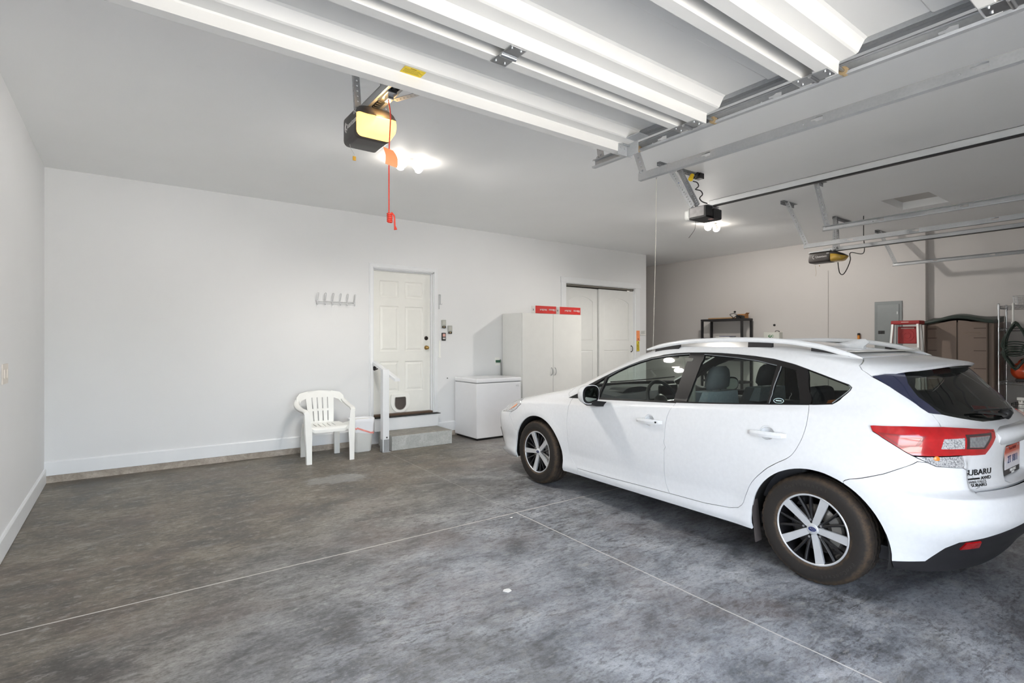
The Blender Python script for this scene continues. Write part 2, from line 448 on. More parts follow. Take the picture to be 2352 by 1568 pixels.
def raised(m, x0, x1, z0, z1, y):
    """moulded panel: a sunk moulding ring around a bevelled raised field"""
    for k, (i0, d0, i1, d1) in enumerate(((0, 0, .012, .009), (.012, .009, .022, .009), (.022, .009, .045, .0015))):
        a = [(x0+i0, y-.0005-.009+d0, z0+i0), (x1-i0, y-.0005-.009+d0, z0+i0), (x1-i0, y-.0005-.009+d0, z1-i0), (x0+i0, y-.0005-.009+d0, z1-i0)]
        b = [(x0+i1, y-.0005-.009+d1, z0+i1), (x1-i1, y-.0005-.009+d1, z0+i1), (x1-i1, y-.0005-.009+d1, z1-i1), (x0+i1, y-.0005-.009+d1, z1-i1)]
        m.add(a+b, [(j, (j+1) % 4, 4+(j+1) % 4, 4+j) for j in range(4)])
    m.add([(x0+.045, y-.008, z0+.045), (x1-.045, y-.008, z0+.045), (x1-.045, y-.008, z1-.045), (x0+.045, y-.008, z1-.045)], [(0, 1, 2, 3)])
# stiles and rails stand proud of the moulded panels
px = ((dx0+.115, dx0+.405), (dx1-.405, dx1-.115))
pz = ((dz1-.375, dz1-.135), (dz1-1.145, dz1-.495), (dz1-1.72, dz1-1.29))
holes = [[(a, b), (c, b), (c, d), (a, d)] for a, c in px for b, d in pz]
door.prism([(dx0, dz0), (dx1, dz0), (dx1, dz1), (dx0, dz1)], .010, XZ(0, dy, 0), holes=holes)
for a, c in px:
    for b, d in pz: raised(door, a, c, b, d, dy)
d1 = S_(door.build('door_1', M_DOOR))
kx = dx1 - .062
kn = MB().lathe([(0, .058), (.018, .056), (.026, .048), (.027, .038), (.020, .030), (.011, .026), (.011, .010), (.030, .008), (.032, 0), (0, 0)], (kx, dy-.010, 1.335), (0, -1, 0), 24)
kn.build('door_handle', M_BRASS, d1, local=True)
MB().lathe([(0, .018), (.022, .016), (.029, .008), (.031, 0), (0, 0)], (kx, dy-.010, 1.475), (0, -1, 0), 24).box(kx-.004, kx+.004, dy-.032, dy-.026, 1.458, 1.492).build('deadbolt', M_BRONZE, d1, local=True)
MB().box(dx0, dx1, WB-.02, dy+.02, DZ0-.012, DZ0+.016, .003).build('threshold', mat('brown_threshold', '#5d4a3c', .5), d1, local=True)
MB().box(dx1+.002, DX1-.015, dy-.012, dy-.002, DZ0, DZ1-.03).build('weather_strip', M_BLACKP, d1, local=True)
MB().box(DX1-.032, DX1-.012, WB+.03, WB+.082, DZ0+.01, .94).build('frame_patch', M_TRIM, d1, local=True)
# pet flap: rounded frame, smoky flap
def dshape(cx, z0, z1, w, n=14):
    r = w; zc = z0 + r
    pts = [(cx + r*math.cos(PI + PI*i/n), zc + r*math.sin(PI + PI*i/n)) for i in range(n+1)]
    pts += [(cx + w*.97, z1-.02), (cx + w*.86, z1), (cx - w*.86, z1), (cx - w*.97, z1-.02)]
    return pts
pcx = 3.198
pf = MB().prism(dshape(pcx, .403, .668, .146), .022, XZ(0, dy-.010, 0), holes=[dshape(pcx+.0, .438, .628, .090)])
for x, z in ((-.118, .645), (.118, .645), (-.116, .52), (.116, .52), (0, .420)): pf.cyl((pcx+x, dy-.031, z), (pcx+x, dy-.034, z), .006, n=10)
S_(pf.build('pet_door', M_WHITEP)); pd = bpy.data.objects['pet_door']; pd.parent = d1
MB().prism(dshape(pcx, .440, .626, .0885), .006, XZ(0, dy-.011, 0)).build('flap', mat('smoky_flap', '#5a5350', .3, var=.1), pd, local=True)
MB().tube([(p[0], dy-.034, p[1]) for p in dshape(pcx, .442, .625, .086)], .004, closed=True).build('flap_seal', mat('grey_seal', '#a8a49f', .4), pd, local=True)

# ---------------------------------------------------------------- closet with two sliding leaves
def kcasing():
    m = MB(); t = .018
    m.box(KX0-.115, KX0, WB-t, WB, 0, KZ1, .003).box(KX1, KX1+.125, WB-t, WB, 0, KZ1, .003)
    m.box(KX0-.122, KX1+.15, WB-t-.004, WB, KZ1, KZ1+.098, .003)
    m.box(KX0-.001, KX0+.012, WB-.004, WB+.14, 0, KZ1).box(KX1-.012, KX1+.001, WB-.004, WB+.14, 0, KZ1).box(KX0, KX1, WB-.004, WB+.14, KZ1-.012, KZ1)
    return S_(m.build('trim_4', M_TRIM))
kcasing()
S_(MB().box(KX0+.01, KX1-.01, WB+.035, WB+.055, KZ1-.045, KZ1-.013).box(KX0+.01, KX1-.01, WB+.082, WB+.10, KZ1-.045, KZ1-.013).build('sliding_door_track', mat('aluminium_track', '#8d8a84', .35, .9)))
def leaf(name, x0, x1, y):
    m = MB(); z0, z1 = .015, KZ1-.062; t = .034
    ux0, ux1 = x0+.135, x1-.135; xc = (ux0+ux1)/2
    h1 = [(ux0, z1-.98)] + [(ux1, z1-.98)] + [(ux1 + (ux0-ux1)*i/14, z1-.245 + .095*math.sin(PI*i/14)**.8) for i in range(15)]
    h2 = [(ux0, z0+.22), (ux1, z0+.22), (ux1, z1-1.16), (ux0, z1-1.16)]
    m.box(x0, x1, y+.008, y+t, z0, z1)
    m.prism([(x0, z0), (x1, z0), (x1, z1), (x0, z1)], .008, XZ(0, y+.008, 0), holes=[h1, h2])
    def inset(p, d):
        n = len(p); out = []
        for i in range(n):
            a = Vector(p[i-1]); b = Vector(p[i]); c = Vector(p[(i+1) % n])
            e1 = (b-a).normalized(); e2 = (c-b).normalized()
            n1 = Vector((-e1.y, e1.x)); n2 = Vector((-e2.y, e2.x)); nn = (n1+n2); nn = nn / max(.35, nn.length_squared) * 2
            out.append((b.x + nn.x*d, b.y + nn.y*d))
        return out
    for h in (h1, h2):
        a = h; b = inset(h, .028); n = len(h)
        m.add([(p[0], y+.0079, p[1]) for p in a] + [(p[0], y+.001, p[1]) for p in b], [(j, (j+1) % n, n+(j+1) % n, n+j) for j in range(n)])
        tri, pts = cdt(b); m.add([(p[0], y+.001, p[1]) for p in pts], tri)
    return S_(m.build(name, M_CLOSET))
leaf('door_2', KX0+.014, 7.232, WB+.085)
d3 = leaf('door_3', 7.222, KX1-.016, WB+.040)
hp = smooth_path([(8.118, WB+.040, 1.335), (8.112, WB+.006, 1.325), (8.112, WB-.004, 1.28), (8.112, WB+.006, 1.235), (8.118, WB+.040, 1.225)], 6)
MB().tube(hp, .0065).lathe([(0, .005), (.012, .004), (.013, 0)], (8.118, WB+.040, 1.337), (0, -1, 0), 12).lathe([(0, .005), (.012, .004), (.013, 0)], (8.118, WB+.040, 1.223), (0, -1, 0), 12).build('door_handle', M_BRONZE, d3, local=True)

# ---------------------------------------------------------------- entry steps and railing
stp = thing('concrete_step', (3.19, 6.70, 0), 'rough grey concrete step on the floor below the house door', 'step')
m = MB(); sx0, sx1, sy0, sy1 = 2.793, 3.688, 6.475, 6.935
m.box(sx0, sx1, sy0, sy1, 0, .188, .006); m.build('block', M_STEP, stp)
MB().box(sx0+.003, sx1-.003, sy0+.003, sy1-.003, .186, .1895, .001).build('tread', M_STEPTOP, stp)
ris = thing('door_landing', (3.22, 7.0, .19), 'white painted box landing under the house door topped by a black mat', 'landing')
MB().box(2.74, 3.715, 6.935, WB-.016, .1895, .365, .002).build('riser', M_TRIM, ris)
MB().box(2.735, 3.752, 6.922, WB-.018, .366, .374, .002).build('rubber_mat', M_RUBBER, ris)
rl = thing('handrail', (2.705, 6.50, 0), 'short white wooden newel post and sloping handrail beside the concrete step', 'railing')
pm = MB().box(2.660, 2.745, 6.452, 6.537, .012, 1.068, .004); pm.build('post', M_TRIM, rl)
bs = MB().box(2.653, 2.659, 6.452, 6.537, 0, .165, .001).box(2.670, 2.742, 6.445, 6.451, 0, .165, .001).box(2.653, 2.76, 6.44, 6.537, 0, .010, .001)
for z in (.03, .075, .13):
    for x in (2.685, 2.728): bs.cyl((x, 6.446, z), (x, 6.443, z), .005, n=8)
bs.build('post_base', M_GALV, rl)
MB().cyl((2.712, 6.453, .19), (2.712, 6.447, .19), .010, n=12).build('bolt', mat('dark_bolt', '#4a4745', .4, .8), rl)
# sloping rail passing the right face of the post
def railsec(y, z):
    c = [(0, -.019), (.004, .012), (.018, .022), (.056, .022), (.070, .012), (.074, -.019)]
    return [(2.748 + p[0], y, z + p[1]) for p in c]
MB().sweep([railsec(6.285, .938), railsec(7.040, 1.132)], smooth=False).build('rail', M_TRIM, rl)
MB().tube(smooth_path([(2.785, 6.94, 1.088), (2.785, 6.94, 1.058), (2.785, 6.985, 1.043), (2.785, 7.055, 1.053)], 6), .008).lathe([(0, .006), (.03, .005), (.032, 0)], (2.785, 7.06, 1.053), (0, -1, 0), 16).build('bracket', M_BLACKM, rl)

# ---------------------------------------------------------------- plastic armchair
def make_chair():
    cx, cy, rz = 1.965, 6.545, rad(-2)
    t = thing('plastic_armchair', (cx, cy, 0), 'white moulded plastic armchair with slatted back against the wall beside the bin', 'chair', rz=rz)
    # local: x right, y back, front at -y
    sw, sd, sh = .215, .20, .415
    m = MB()   # seat: dished shell with slots
    slots = []
    for k in range(5):
        x = -.112 + .056*k; slots.append(rrect(x-.005, x+.005, -.02, .16, .0045, 2))
    outl = rrect(-sw, sw, -sd, sd+.01, .05, 5)
    ex = [(-sw+.02+ .03*i, -sd+.02+.03*j) for i in range(14) for j in range(14)]
    ex = [e for e in ex if inside(e, outl) and not any(inside(e, [(a[0], a[1]) for a in h]) for h in slots)]
    tri, pts = cdt(outl, slots, ex)
    def zz(x, y): return sh - .022*math.cos(min(1, abs(x)/sw)*PI/2)*math.cos(min(1, abs(y-.02)/sd)*PI/2) - .03*max(0, (-y-sd+.05)/.05)**2
    top = [(x, y, zz(x, y)) for x, y in pts]; bot = [(x, y, zz(x, y)-.006) for x, y in pts]
    m.add(top, tri, smooth=True); m.add(bot, [f[::-1] for f in tri], smooth=True)
    for lp, fl in [(outl, 0)] + [(h, 1) for h in slots]:
        n = len(lp); d = .035 if not fl else .006
        vs = [(x, y, zz(x, y)) for x, y in lp] + [(x*1.005, y*1.005, zz(x, y)-d) for x, y in lp]
        fs = [(n+i, n+(i+1) % n, (i+1) % n, i) for i in range(n)]
        m.add(vs, fs if not fl else [f[::-1] for f in fs])
    m.build('seat', M_WHITEP, t, local=True)
    # back: tapered slatted panel leaning backwards
    b = MB(); H0, H1 = .405, .80
    def bp(x, h):   # x across, h along the back 0..1
        w = 1; yb = .195 + .085*h + .012*h*h; curv = .040*(1-(x/.26)**2)
        return (x, yb + curv - .02, H0 + (H1-H0)*h)
    outl = [(-.150, 0), (.150, 0), (.158, .3), (.165, .62)]
    outl += [(.170, .78), (.225, .72), (.262, .60), (.292, .70), (.285, .84), (.245, .95), (.15, 1.0), (0, 1.02)]
    full = outl + [(-x, h) for x, h in outl[::-1] if x > 0 and not (h == 0)]
    full = [p for i, p in enumerate(full)]
    sl = []
    for k in range(4):
        xx = -.092 + .0613*k
        sl.append([(xx*(.92+.1*.08)-.0065, .07), (xx*.93+.0065, .07), (xx*.97+.0065, .38), (xx*.97-.0065, .38)])
        sl.append([(xx*.99-.0065, .45), (xx*.99+.0065, .45), (xx*1.03+.0065, .80), (xx*1.03-.0065, .80)])
    ex = [(-.28+.035*i, .04+.06*j) for i in range(17) for j in range(17)]
    ex = [e for e in ex if inside(e, full) and not any(inside(e, h) for h in sl)]
    tri, pts = cdt(full, sl, ex)
    f = [bp(*p) for p in pts]; r = [(p[0], p[1]+.007, p[2]) for p in f]
    b.add(f, tri, smooth=True); b.add(r, [q[::-1] for q in tri], smooth=True)
    for lp in [full] + sl:
        n = len(lp); d = .007 if lp is not full else .012
        vs = [bp(*p) for p in lp]; vs = vs + [(p[0], p[1]+d, p[2]) for p in vs]
        b.add(vs, [(n+i, n+(i+1) % n, (i+1) % n, i) for i in range(n)]); b.add(vs, [(i, (i+1) % n, n+(i+1) % n, n+i) for i in range(n)])
    b.build('backrest', M_WHITEP, t, local=True)
    # arms: broad band curving down from the back to the front legs
    for s in (-1, 1):
        a = MB(); path = smooth_path([(s*.275, .262, .705), (s*.293, .20, .668), (s*.298, .08, .640), (s*.292, -.06, .625), (s*.275, -.165, .618), (s*.268, -.205, .60)], 5)
        secs = []
        for i, p in enumerate(path):
            w = .030 + .006*math.sin(i/len(path)*PI)
            secs.append([(p.x-s*w, p.y, p.z-.006), (p.x-s*w*.6, p.y, p.z+.006), (p.x+s*w*.5, p.y, p.z+.006), (p.x+s*w, p.y, p.z-.004), (p.x+s*w*1.05, p.y, p.z-.024), (p.x+s*w*.8, p.y, p.z-.012)])
        a.sweep(secs, smooth=True); a.build('armrest', M_WHITEP, t, local=True)
        # front leg runs up to the arm, channel section
        l = MB(); pts = [(s*.248, -.225, 0, .030), (s*.250, -.217, .2, .034), (s*.252, -.207, .36, .042), (s*.262, -.200, .50, .034), (s*.270, -.190, .605, .028)]
        secs = []
        for x, y, z, w in pts:
            secs.append([(x-s*w, y-.016, z), (x+s*w*.8, y-.016, z), (x+s*w, y-.006, z), (x+s*w, y+.030, z), (x+s*w*.8, y+.030, z), (x+s*w*.7, y-.004, z), (x-s*w*.9, y-.004, z)])
        if s < 0: secs = [q[::-1] for q in secs]
        l.sweep(secs, smooth=False); l.build('leg', M_WHITEP, t, local=True)
        g = MB()   # gusset from seat to front leg
        g.sweep([[(s*.205, -.195, .40), (s*.205, -.195, .37), (s*.205, .05, .40), (s*.205, .05, .41)], [(s*.262, -.200, .47), (s*.255, -.205, .33), (s*.262, -.03, .40), (s*.262, -.03, .415)]], smooth=False)
        g.build('seat_side', M_WHITEP, t, local=True)
        l = MB(); pts = [(s*.205, .245, 0, .032), (s*.200, .235, .2, .034), (s*.190, .215, .41, .034)]
        secs = []
        for x, y, z, w in pts:
            secs.append([(x-w, y-.012, z), (x+w, y-.012, z), (x+w, y+.024, z), (x+w*.8, y+.024, z), (x+w*.75, y, z), (x-w*.75, y, z), (x-w*.8, y+.024, z), (x-w, y+.024, z)])
        l.sweep(secs, smooth=False); l.build('leg', M_WHITEP, t, local=True)
make_chair()

# ---------------------------------------------------------------- waste bin with liner
def make_bin():
    bx, by = 2.475, 6.735
    t = thing('waste_bin', (bx, by, 0), 'small white plastic waste bin with folded-over white bag and red drawstring', 'bin')
    def ring(w, d, z, r=.05, wob=0, n=5):
        return [(bx + x*(1+wob*math.sin(7*i)), by + y*(1+wob*math.cos(5*i)), z + wob*.4*math.sin(3.1*i)) for i, (x, y) in enumerate(rrect(-w, w, -d, d, r, n))]
    b = MB(); b.sweep([ring(.105, .085, 0, .045), ring(.115, .093, .008, .048), ring(.140, .115, .40, .055), ring(.146, .121, .412, .056)], smooth=True)
    b.build('bucket', M_WHITEP, t)
    ml = mat('bag_film', '#f1f2f6', .35, var=.02, bump=.5, bscale=26)
    l = MB(); secs = [ring(.139, .114, .30, .055, .012), ring(.1425, .117, .345, .055, .022), ring(.149, .124, .385, .056, .02), ring(.153, .128, .425, .058, .015), ring(.148, .123, .432, .057, .012), ring(.130, .107, .41, .05, .03), ring(.122, .10, .30, .05, .04)]
    # the fold hangs lower towards the right front
    secs[0] = [(x, y, z - .045*max(0, (x-bx)/.14) - .04*max(0, -(y-by)/.11)) for x, y, z in secs[0]]
    l.sweep(secs, smooth=True, caps=False); l.build('bin_liner', ml, t)
    d = MB(); pts = ring(.1455, .120, .325, .056, .02)
    pts = [(x, y, z - .050*max(-.6, (x-bx)/.14) - .03*max(0, -(y-by)/.11)) for x, y, z in pts]
    n = len(pts); lo = [(x*1.0, y, z-.022) for x, y, z in pts]; out = [(bx+(x-bx)*1.012, by+(y-by)*1.012, z-.011) for x, y, z in pts]
    d.sweep([pts, out, lo], smooth=True, caps=False); d.build('drawstring', mat('red_tape', '#ef9a90', .4, var=.12, scale=30), t)
make_bin()

# ---------------------------------------------------------------- coat hooks
hk = thing('coat_rack', (2.247, WB, 1.95), 'chrome wall rail with six double hooks left of the house door', 'coat rack')
MB().tube([(1.99, WB-.030, 1.953), (2.505, WB-.030, 1.953)], .006).box(1.99, 2.02, WB-.035, WB, 1.945, 1.961, .002).box(2.475, 2.505, WB-.035, WB, 1.945, 1.961, .002).tube([(1.99, WB-.030, 1.935), (2.505, WB-.030, 1.935)], .004).build('rail', M_BRIGHT, hk)
for k in range(6):
    x = 2.003 + k*.0975
    h = MB()
    for s in (-.007, .007):
        h.tube(smooth_path([(x+s, WB-.028, 1.945), (x+s, WB-.040, 1.985), (x+s*1.4, WB-.062, 2.045), (x+s*.8, WB-.070, 2.058)], 5), .0035, n=6)
    h.tube(smooth_path([(x-.006, WB-.070, 2.058), (x, WB-.072, 2.064), (x+.006, WB-.070, 2.058)], 4), .004, n=6)
    h.tube(smooth_path([(x, WB-.030, 1.95), (x, WB-.034, 1.915), (x, WB-.052, 1.905), (x, WB-.064, 1.922)], 5), .004, n=6)
    h.build('hook', M_BRIGHT, hk)

# ---------------------------------------------------------------- controls right of the house door
st = thing('metal_strip', (3.835, WB, 2.06), 'thin upright metal bracket strip on the wall above the garage remotes', 'bracket')
x, z = 3.8040, 2.0220
MB().box(x-.014, x-.008, WB-.010, WB, z-.11, z+.11, .001).box(x+.010, x+.015, WB-.010, WB, z-.04, z+.11, .001).box(x-.014, x+.015, WB-.010, WB, z+.104, z+.11, .001).tube([(x-.008, WB-.006, z-.035), (x+.02, WB-.02, z-.042), (x+.028, WB-.03, z-.03)], .003).build('strip', M_STEEL, st)
st = thing('wall_channel', (3.835, WB, 1.4), 'slim white upright plastic channel on the wall below the garage remotes', 'cable cover')
x, z = 3.8040, 1.3150
MB().box(x-.012, x+.012, WB-.012, WB, z-.125, z+.125, .002).box(x-.02, x+.02, WB-.016, WB, z-.130, z-.112, .002).build('cover', M_WHITEP, st)
def remote(x, z, w, h, label, red=False):
    t = thing('door_remote', (x, WB, z), label, 'wall control', 'garage door wall controls')
    body = mat('grey_remote', '#a9aaa4', .45) if not red else M_BLACKP
    MB().box(x-w/2, x+w/2, WB-.022, WB, z-h/2, z+h/2, .006, seg=3).build('housing', body, t)
    if red:
        MB().box(x-w*.34, x+w*.34, WB-.025, WB-.021, z+.0, z+h*.38, .002).build('button', mat('pale_red_button', '#d9a79e', .4), t)
        for s in (-1, 1): MB().box(x+s*w*.18-.008, x+s*w*.18+.008, WB-.025, WB-.021, z-h*.32, z-h*.1, .002).build('button', M_WHITEP, t)
    else:
        MB().box(x-w*.44, x+w*.44, WB-.0235, WB-.001, z-h*.50, z-h*.22, .004).build('base', M_BLACKP, t)
        MB().box(x-w*.2, x+w*.2, WB-.026, WB-.0225, z-h*.40, z-h*.31, .001).build('button', mat('tan_button', '#b9a27c', .4), t)
        MB().box(x-w*.34, x+w*.34, WB-.0245, WB-.021, z-h*.05, z+h*.38, .002).build('face_plate', mat('pale_remote_face', '#b9bab3', .4), t)
remote(3.8690, 1.6890, .073, .125, 'grey garage door control nearest the house door, uppermost of the three')
remote(3.9760, 1.6050, .073, .125, 'grey garage door control mounted furthest from the house door')
remote(3.8690, 1.4980, .068, .118, 'black garage door control with red and white buttons below the grey ones', True)

# ---------------------------------------------------------------- light switch on the left wall
sw = thing('switch_plate', (XL, 4.9, 1.20), 'beige light switch plate low on the left wall at the picture edge', 'switch')
MB().box(XL, XL+.007, 4.80, 5.00, 1.14, 1.275, .002).build('plate', mat('beige_plate', '#d8d0c6', .4), sw)
for y in (4.85, 4.95): MB().box(XL+.006, XL+.012, y-.017, y+.017, 1.175, 1.24, .002).build('switch', mat('beige_rocker', '#e2dbd2', .35), sw)

# ---------------------------------------------------------------- chest freezer
fz = thing('chest_freezer', (4.45, 6.72, 0), 'white chest freezer standing on the floor against the wall beside the tall cabinet', 'freezer')
fx0, fx1, fy0, fy1 = 4.050, 4.845, 6.402, 7.030
MB().box(fx0+.03, fx1-.03, fy0+.03, fy1-.02, .0, .035).build('plinth', M_BLACKP, fz)
MB().box(fx0, fx1, fy0, fy1, .030, .818, .010, seg=3).build('cabinet', M_WHITEE, fz)
MB().box(fx0+.010, fx1-.010, fy0+.008, fy1-.01, .817, .828).build('lid_seal', mat('grey_gasket', '#8d8f92', .6), fz)
MB().box(fx0-.004, fx1+.004, fy0-.006, fy1, .828, .886, .014, seg=3).build('lid', M_WHITEE, fz)
MB().box(fx1-.10, fx1-.045, fy0-.002, fy0, .765, .771).box(fx1-.095, fx1-.035, fy0-.002, fy0, .748, .751).build('badge', M_STEEL, fz)

# ---------------------------------------------------------------- tall white cabinet
cb = thing('storage_cabinet', (5.57, 6.78, 0), 'tall white laminate two-door cabinet with bowed handles between freezer and closet', 'cabinet')
cx0, cx1, cy0, cy1, cz = 4.945, 6.195, 6.502, 7.035, 1.872
MB().box(cx0, cx1, cy0+.020, cy1, .0, cz, .002).build('body', M_LAMINATE, cb)
for k, (a, b) in enumerate(((cx0+.003, 5.566), (5.572, cx1-.003))):
    d = MB().box(a, b, cy0, cy0+.018, .06, cz-.004, .0015).build('door', M_LAMINATE, cb)
    hx = 5.532 if k == 0 else 5.606
    pts = smooth_path([(hx, cy0, 1.005), (hx, cy0-.022, .985), (hx, cy0-.030, .945), (hx, cy0-.022, .905), (hx, cy0, .885)], 6)
    h = MB(); w = .006
    h.tube([Vector(p) - Vector((5.57, 6.78, 0)) for p in pts], .006, n=8); h.build('handle', M_STEEL, d, local=True)

# two red cartons of air filters lying on the cabinet, printed sides upside down
def filter_box(x0, x1, rot, label):
    y0, y1, z0, z1 = 6.515, 6.623, cz+.001, cz+.122
    t = thing('filter_box', ((x0+x1)/2, (y0+y1)/2, z0), label, 'carton', 'filter cartons on the cabinet')
    MB().box(x0, x1, y0, y1, z0, z1, .002).build('carton', M_PAPER, t)
    MB().box(x0+.001, x1-.001, y0-.0015, y0+.004, z0+.001, z1-.001).build('printed_sleeve', M_REDCARD, t)
    xm = (x0+x1)/2
    up = Matrix(((-1, 0, 0, 0), (0, 0, -1, y0-.002), (0, -1, 0, 0), (0, 0, 0, 1)))
    def U(x, z): M = up.copy(); M[0][3] = x; M[2][3] = z; return M
    zz = (z0+z1)/2
    MB().text('20x20x4', .042, U(xm-.05, zz), bold=.0012).build('size_lettering', M_WHITETXT, t)
    MB().text('Filtrete', .05, U(x1-.085, zz), bold=.0015, shear=.15).build('lettering', M_WHITETXT, t)
    MB().text('K', .045, Matrix(((0, 0, -1, x0-.001), (1, 0, 0, (y0+y1)/2), (0, -1, 0, zz), (0, 0, 0, 1))), bold=.001).build('mark', mat('navy_ink', '#20243c', .5), t)
filter_box(5.212, 5.645, 0, 'red and white air filter carton at the freezer end of the cabinet top')
filter_box(5.720, 6.183, 0, 'red and white air filter carton at the closet end of the cabinet top')

# outlet with green plug and raceway beside the cabinet
x, z = 4.8560, 1.1080
ou = thing('wall_outlet', (x, WB, z), 'white wall outlet holding a green plug just left of the tall cabinet', 'outlet')
MB().box(x-.045, x+.045, WB-.006, WB, z-.065, z+.06, .002).build('cover_plate', M_WHITEP, ou)
MB().box(x-.036, x+.042, WB-.034, WB-.005, z-.022, z+.018, .004).build('plug', mat('green_plug', '#2f5a45', .45), ou)
cordm = MB().tube(smooth_path([(x+.03, WB-.02, z), (x+.055, WB-.02, z+.02), (x+.066, WB-.016, z-.05), (x+.063, WB-.02, z-.18), (x+.06, WB-.02, .60)], 6), .008)
cordm.build('cord', mat('grey_cord', '#8f8f8d', .5), ou)
x, z = 3.9340, 0.8710
tag(MB().cyl((x, WB, z), (x, WB-.02, z), .006, n=8).build('wall_screw', mat('dark_screw', '#3f3a37', .4, .7)), 'small dark screw in the wall between the house door and the freezer', 'screw')

# ---------------------------------------------------------------- tags and note beside the closet
def card(name, xa, za, xb, zb, y, m, label, cat, ink=None):
    t = thing(name, ((xa+xb)/2, y, (za+zb)/2), label, cat)
    mm = MB(); n = 6; vs = []
    for i in range(n+1):
        zz = za + (zb-za)*i/n; dy = -.004 - .006*(i/n)**2
        vs += [(xa, y+dy, zz), (xb, y+dy, zz)]
    mm.add(vs, [(2*i, 2*i+2, 2*i+3, 2*i+1) for i in range(n)], smooth=True)
    vs2 = [(a, b+.0012, c) for a, b, c in vs]; mm.add(vs2, [(2*i+1, 2*i+3, 2*i+2, 2*i) for i in range(n)], smooth=True)
    mm.build('sheet', m, t)
    if ink: ink(t, xa, xb, za, zb, y)
    return t
def ink_o(t, xa, xb, za, zb, y):
    MB().box((xa+xb)/2-.012, (xa+xb)/2+.008, y-.0125, y-.0105, zb+.02, zb+.04).build('print', M_DARKTXT, t)
def ink_y(t, xa, xb, za, zb, y):
    m = MB().box(xb-.03, xb-.012, y-.0065, y-.0045, za-.045, za-.025)
    for k in range(7): m.box(xa+.012, xb-.015-.01*(k % 3), y-.012, y-.010, za-.07-.017*k, za-.066-.017*k)
    m.build('print', M_DARKTXT, t)
def ink_n(t, xa, xb, za, zb, y):
    m = MB()
    for k in range(4): m.box(xa+.01, xb-.02-.03*(k % 2), y-.011, y-.0095, za-.015-.018*k, za-.010-.018*k)
    m.build('print', mat('faded_ink', '#7d7f86', .6), t)
card('orange_tag', 8.2040, 1.6430, 8.3020, 1.4430, WB-.019, M_ORANGE, 'orange warning tag stuck on the right closet casing above the yellow tag', 'tag', ink_o)
card('yellow_tag', 8.2080, 1.4350, 8.2890, 1.2340, WB-.019, mat('yellow_tag_card', '#d9c23c', .6), 'yellow printed tag stuck on the right closet casing below the orange tag', 'tag', ink_y)
card('paper_note', 8.3430, 1.6450, 8.5090, 1.5500, WB-.001, M_PAPER, 'small white note taped to the wall right of the closet', 'note', ink_n)

# ---------------------------------------------------------------- perforated steel
def perf(m, p0, p1, w, nrm, pitch=.028, r=.0055, t=.003, mi=0, both=True, w2=None):
    """perforated angle from p0 to p1; w is the leg width, nrm the direction of the second leg"""
    p0 = Vector(p0); p1 = Vector(p1); d = (p1-p0); L = d.length; d.normalize()
    nrm = Vector(nrm); nrm = (nrm - d*nrm.dot(d)).normalized(); side = nrm.cross(d)
    def leg(M, ww):
        n = int(L/pitch); hs = [circ(L/2 + (k-(n-1)/2)*pitch, ww*.5, r, 8) for k in range(n)]
        m.prism([(0, 0), (L, 0), (L, ww), (0, ww)], t, M, mi, holes=hs)
    M = Matrix((d, side, nrm)).transposed().to_4x4(); M.translation = p0; leg(M, w)
    if both:
        M = Matrix((d, nrm, -side)).transposed().to_4x4(); M.translation = p0; leg(M, w2 or w)

# ---------------------------------------------------------------- open sectional door
gd = thing('garage_door', (.91, 1.0, 2.47), 'white ribbed sectional garage door rolled open overhead', 'garage door')
GX0, GX1, Z0 = -.44, 2.262, 2.478
def section(Yb, Ya):
    p = [(Yb-.004, Z0), (Yb-.050, Z0), (Yb-.052, Z0+.040), (Yb-.056, Z0+.046), (Yb-.112, Z0+.050), (Yb-.120, Z0+.054), (Yb-.142, Z0+.092), (Yb-.152, Z0+.098)]
    cr = Ya + (Yb-Ya)*.40
    p += [(cr+.006, Z0+.098), (cr, Z0+.092), (cr-.006, Z0+.090), (Ya+.150, Z0+.090)]
    p += [(Ya+.110, Z0+.086), (Ya+.098, Z0+.004), (Ya+.094, Z0), (Ya+.052, Z0), (Ya+.050, Z0+.004), (Ya+.048, Z0+.066), (Ya+.010, Z0+.070), (Ya+.002, Z0+.085), (Ya+.002, Z0+.125), (Yb-.002, Z0+.125), (Yb-.002, Z0+.02)]
    m = MB(); p = p[::-1]
    m.sweep([[(x, a, b) for a, b in p] for x in (GX0, GX1)], smooth=False, caps=False)
    tri, pts = cdt(p)
    m.add([(GX1, a, b) for a, b in pts], tri); m.add([(GX0, a, b) for a, b in pts], [f[::-1] for f in tri])
    return m.build('door_section', M_DOORSTEEL, gd)
joints = [2.062, 1.558, .972, .388, -.20]
secs = [section(joints[i], joints[i+1]) for i in range(4)]
for i in range(1, 4):
    y = joints[i]
    for x in (GX1-.05, 1.135, .30):
        h = MB(); h.box(x-.035, x+.035, y-.045, y+.088, Z0-.004, Z0-.001, .001)
        h.cyl((x-.034, y+.02, Z0-.006), (x+.034, y+.02, Z0-.006), .008, n=10)
        for dy in (-.030, .072):
            for dx in (-.02, .02): h.cyl((x+dx, y+dy, Z0-.003), (x+dx, y+dy, Z0-.008), .006, n=8)
        h.build('hinge', M_STEEL, gd)
def roller(y, z=None):
    z = z or Z0+.035
    r = MB().cyl((GX1-.06, y, z), (2.335, y, z), .0055, n=8)
    r.build('roller_shaft', M_STEEL, gd)
    MB().cyl((2.325, y, z), (2.346, y, z), .017, n=18).build('roller', mat('nylon_roller', '#a08a68', .45), gd)
for y in (1.99, 1.515, .93, .345): roller(y)
tb = MB()   # top bracket carrying the first roller
